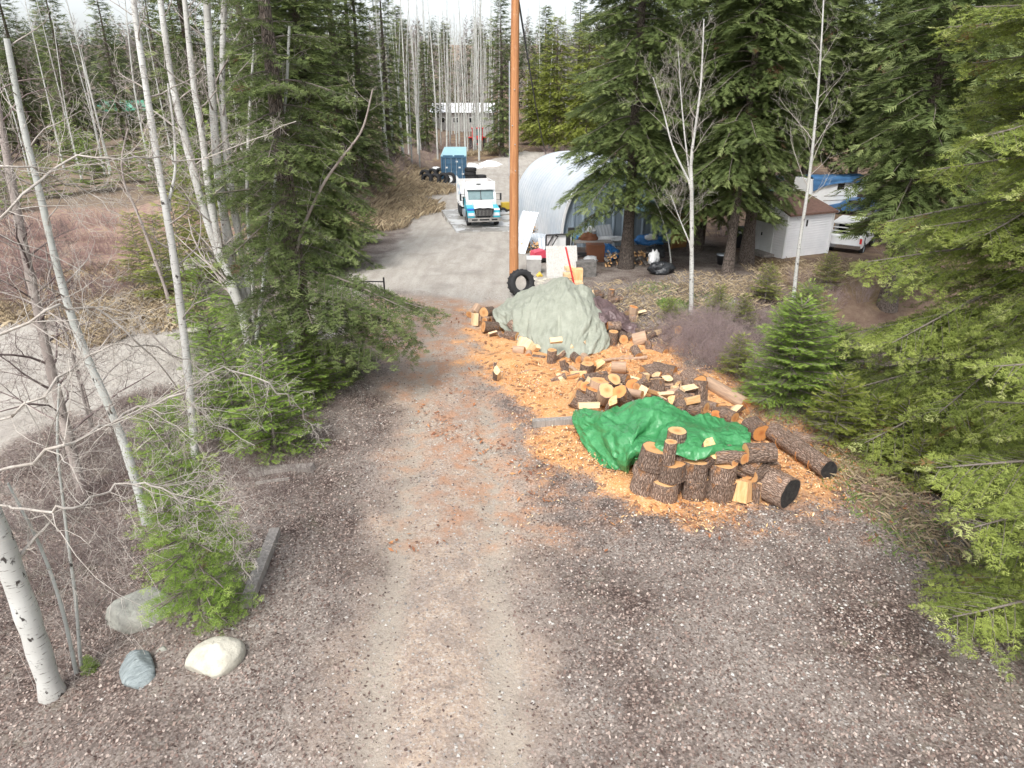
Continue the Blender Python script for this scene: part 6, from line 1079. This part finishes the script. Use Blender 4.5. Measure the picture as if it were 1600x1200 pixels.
for i, (px, py) in enumerate(((652, 304), (644, 308), (660, 300), (640, 312), (650, 311))): bundle('rubbish_bag', 'crumpled white and grey rubbish at the foot of the left bank', px, py, 0, (.7, .5, .4), ('white_tarp', 'steel', 'rust', 'white_tarp', 'brown_tarp')[i], 'rubbish', 20+i, .4, 'rubbish along the left bank')
bundle('white_sack', 'white sack behind the row of tyres by the container', 682, 279, .7, (.8, .5, .5), 'white_tarp', 'sack', 30)
# gate on the left
gp = at(604, 497); t = thing('wire_gate', 'black framed wire mesh gate open at the road junction on the left', 'gate', gp, R(176))
Lg = 3.2; g = G(); g.tube([(0, 0, 0), (0, 0, 1.45)], .03, 8); g.build('post', M['black'], t); g = G()
for P in ([(0, 0, .18), (Lg, 0, .18)], [(0, 0, 1.3), (Lg, 0, 1.3)], [(Lg, 0, .18), (Lg, 0, 1.3)]): g.tube(P, .022, 6)
g.build('frame', M['black'], t); g = G(); [g.tube([(x_, 0, .18), (x_, 0, 1.3)], .0035, 3) for x_ in np.arange(.1, Lg, .1)]; [g.tube([(0, 0, z_), (Lg, 0, z_)], .0035, 3) for z_ in np.arange(.28, 1.3, .1)]; g.build('wire_mesh', M['black'], t)
# ------------------------------------------------------------------ rocks and timbers of the left verge
M['rock'] = pm('grey_green_boulder', (.36, .36, .31), (.22, .215, .19), 3.5, .9, .05); M['rock_white'] = pm('pale_boulder_stone', (.50, .475, .40), (.28, .26, .21), 5, .85, .04, lo=.45, hi=.8); M['rock_blue'] = pm('blue_grey_stone', (.30, .34, .34), (.17, .20, .205), 5, .8, .04, stretch=(1, 4, 1))
def rock(label, px, py, d, mat, seed, rz=0, cuts=9, flat=.45):
    rs = np.random.RandomState(seed); n, m_ = 40, 26; V = []; pl = [(lambda v: v/np.linalg.norm(v))(rs.randn(3)*np.array((1, 1, .9))) for _ in range(cuts)]; off = .62+.3*rs.rand(cuts)
    for q in np.linspace(-1.56, 1.56, m_):
        for a in np.linspace(0, 6.2832, n, endpoint=False):
            u = np.array((math.cos(a)*math.cos(q), math.sin(a)*math.cos(q), math.sin(q))); r_ = 1.
            for p_, o_ in zip(pl, off):
                dt = u@p_
                if dt > .01: r_ = min(r_, o_/dt)
            V.append(u*r_*(1+.02*rs.randn()*.6)*np.array(d)/2)
    V = np.array(V); V[:, 2] += d[2]*flat-.5*d[2]+d[2]*.5-.17; i = np.arange(m_-1)[:, None]*n; j = np.arange(n)[None]; j2 = (j+1) % n; g = G(); g.add(V, np.stack([i+j, i+j2, i+n+j2, i+n+j], -1).reshape(-1, 4), 0, True)
    o = g.build('boulder', M[mat], None, at(px, py)); o.rotation_euler = (0, 0, rz); return tag(o, label, 'boulder')
rock('large grey green boulder behind the small fir', 228, 962, (1.12, .85, .62), 'rock', 5, .3)
rock('smooth pale cream boulder at the edge of the driveway', 338, 1034, (.78, .62, .52), 'rock_white', 8, .6, 5); rock('blue grey streaked rock at the bottom left', 215, 1052, (.55, .8, .42), 'rock_blue', 11, .7)
rock('small flat grey stone between fir and pale boulder', 323, 972, (.2, .15, .14), 'rock_blue', 13); rock('small stone under the twigs behind the blue grey rock', 258, 1014, (.3, .25, .2), 'rock', 14); rock('small white stone lying right of the driveway', 1145, 1000, (.15, .12, .1), 'rock_white', 15)
for i, (px, py) in enumerate(((836, 437), (846, 439), (830, 441), (842, 443), (853, 436))): o = rock('pale cobble at the foot of the concrete block', px, py, (.42, .3, .24), 'rock_white', 30+i); o['group'] = 'cobbles by the concrete block'
for i in range(14):
    px, py = 960+rl.rand()*90, 424+rl.rand()*18; o = rock('small pale stone in the dirt under the big fir', px, py, (.2, .15, .14), 'rock_white', 50+i); o['group'] = 'small stones under the big fir'; o['category'] = 'stone'; o.name = 'stone'
for lab, a, b, w_, h_ in (('long square grey timber lying along the left edge of the driveway', (384, 945), (430, 830), .17, .15), ('dark weathered timber half buried in leaves on the left verge', (392, 738), (489, 731), .2, .14), ('thin pale pole lying behind the dark timber', (400, 755), (452, 748), .06, .05)):
    A_, B_ = at(*a, h_*.5), at(*b, h_*.5); d = B_-A_; g = G(); g.box((0, 0, 0), (d.length, w_, h_)); o = g.build('timber', M['weather'], None, (A_+B_)/2); o.rotation_euler = (0, -math.asin(d.z/d.length), math.atan2(d.y, d.x)); tag(o, lab, 'timber')
SP('reddish bark slab in the grass at the right', 1362, 768, .04, .12, .4, -35, 0, ang=110, roll=1.2)
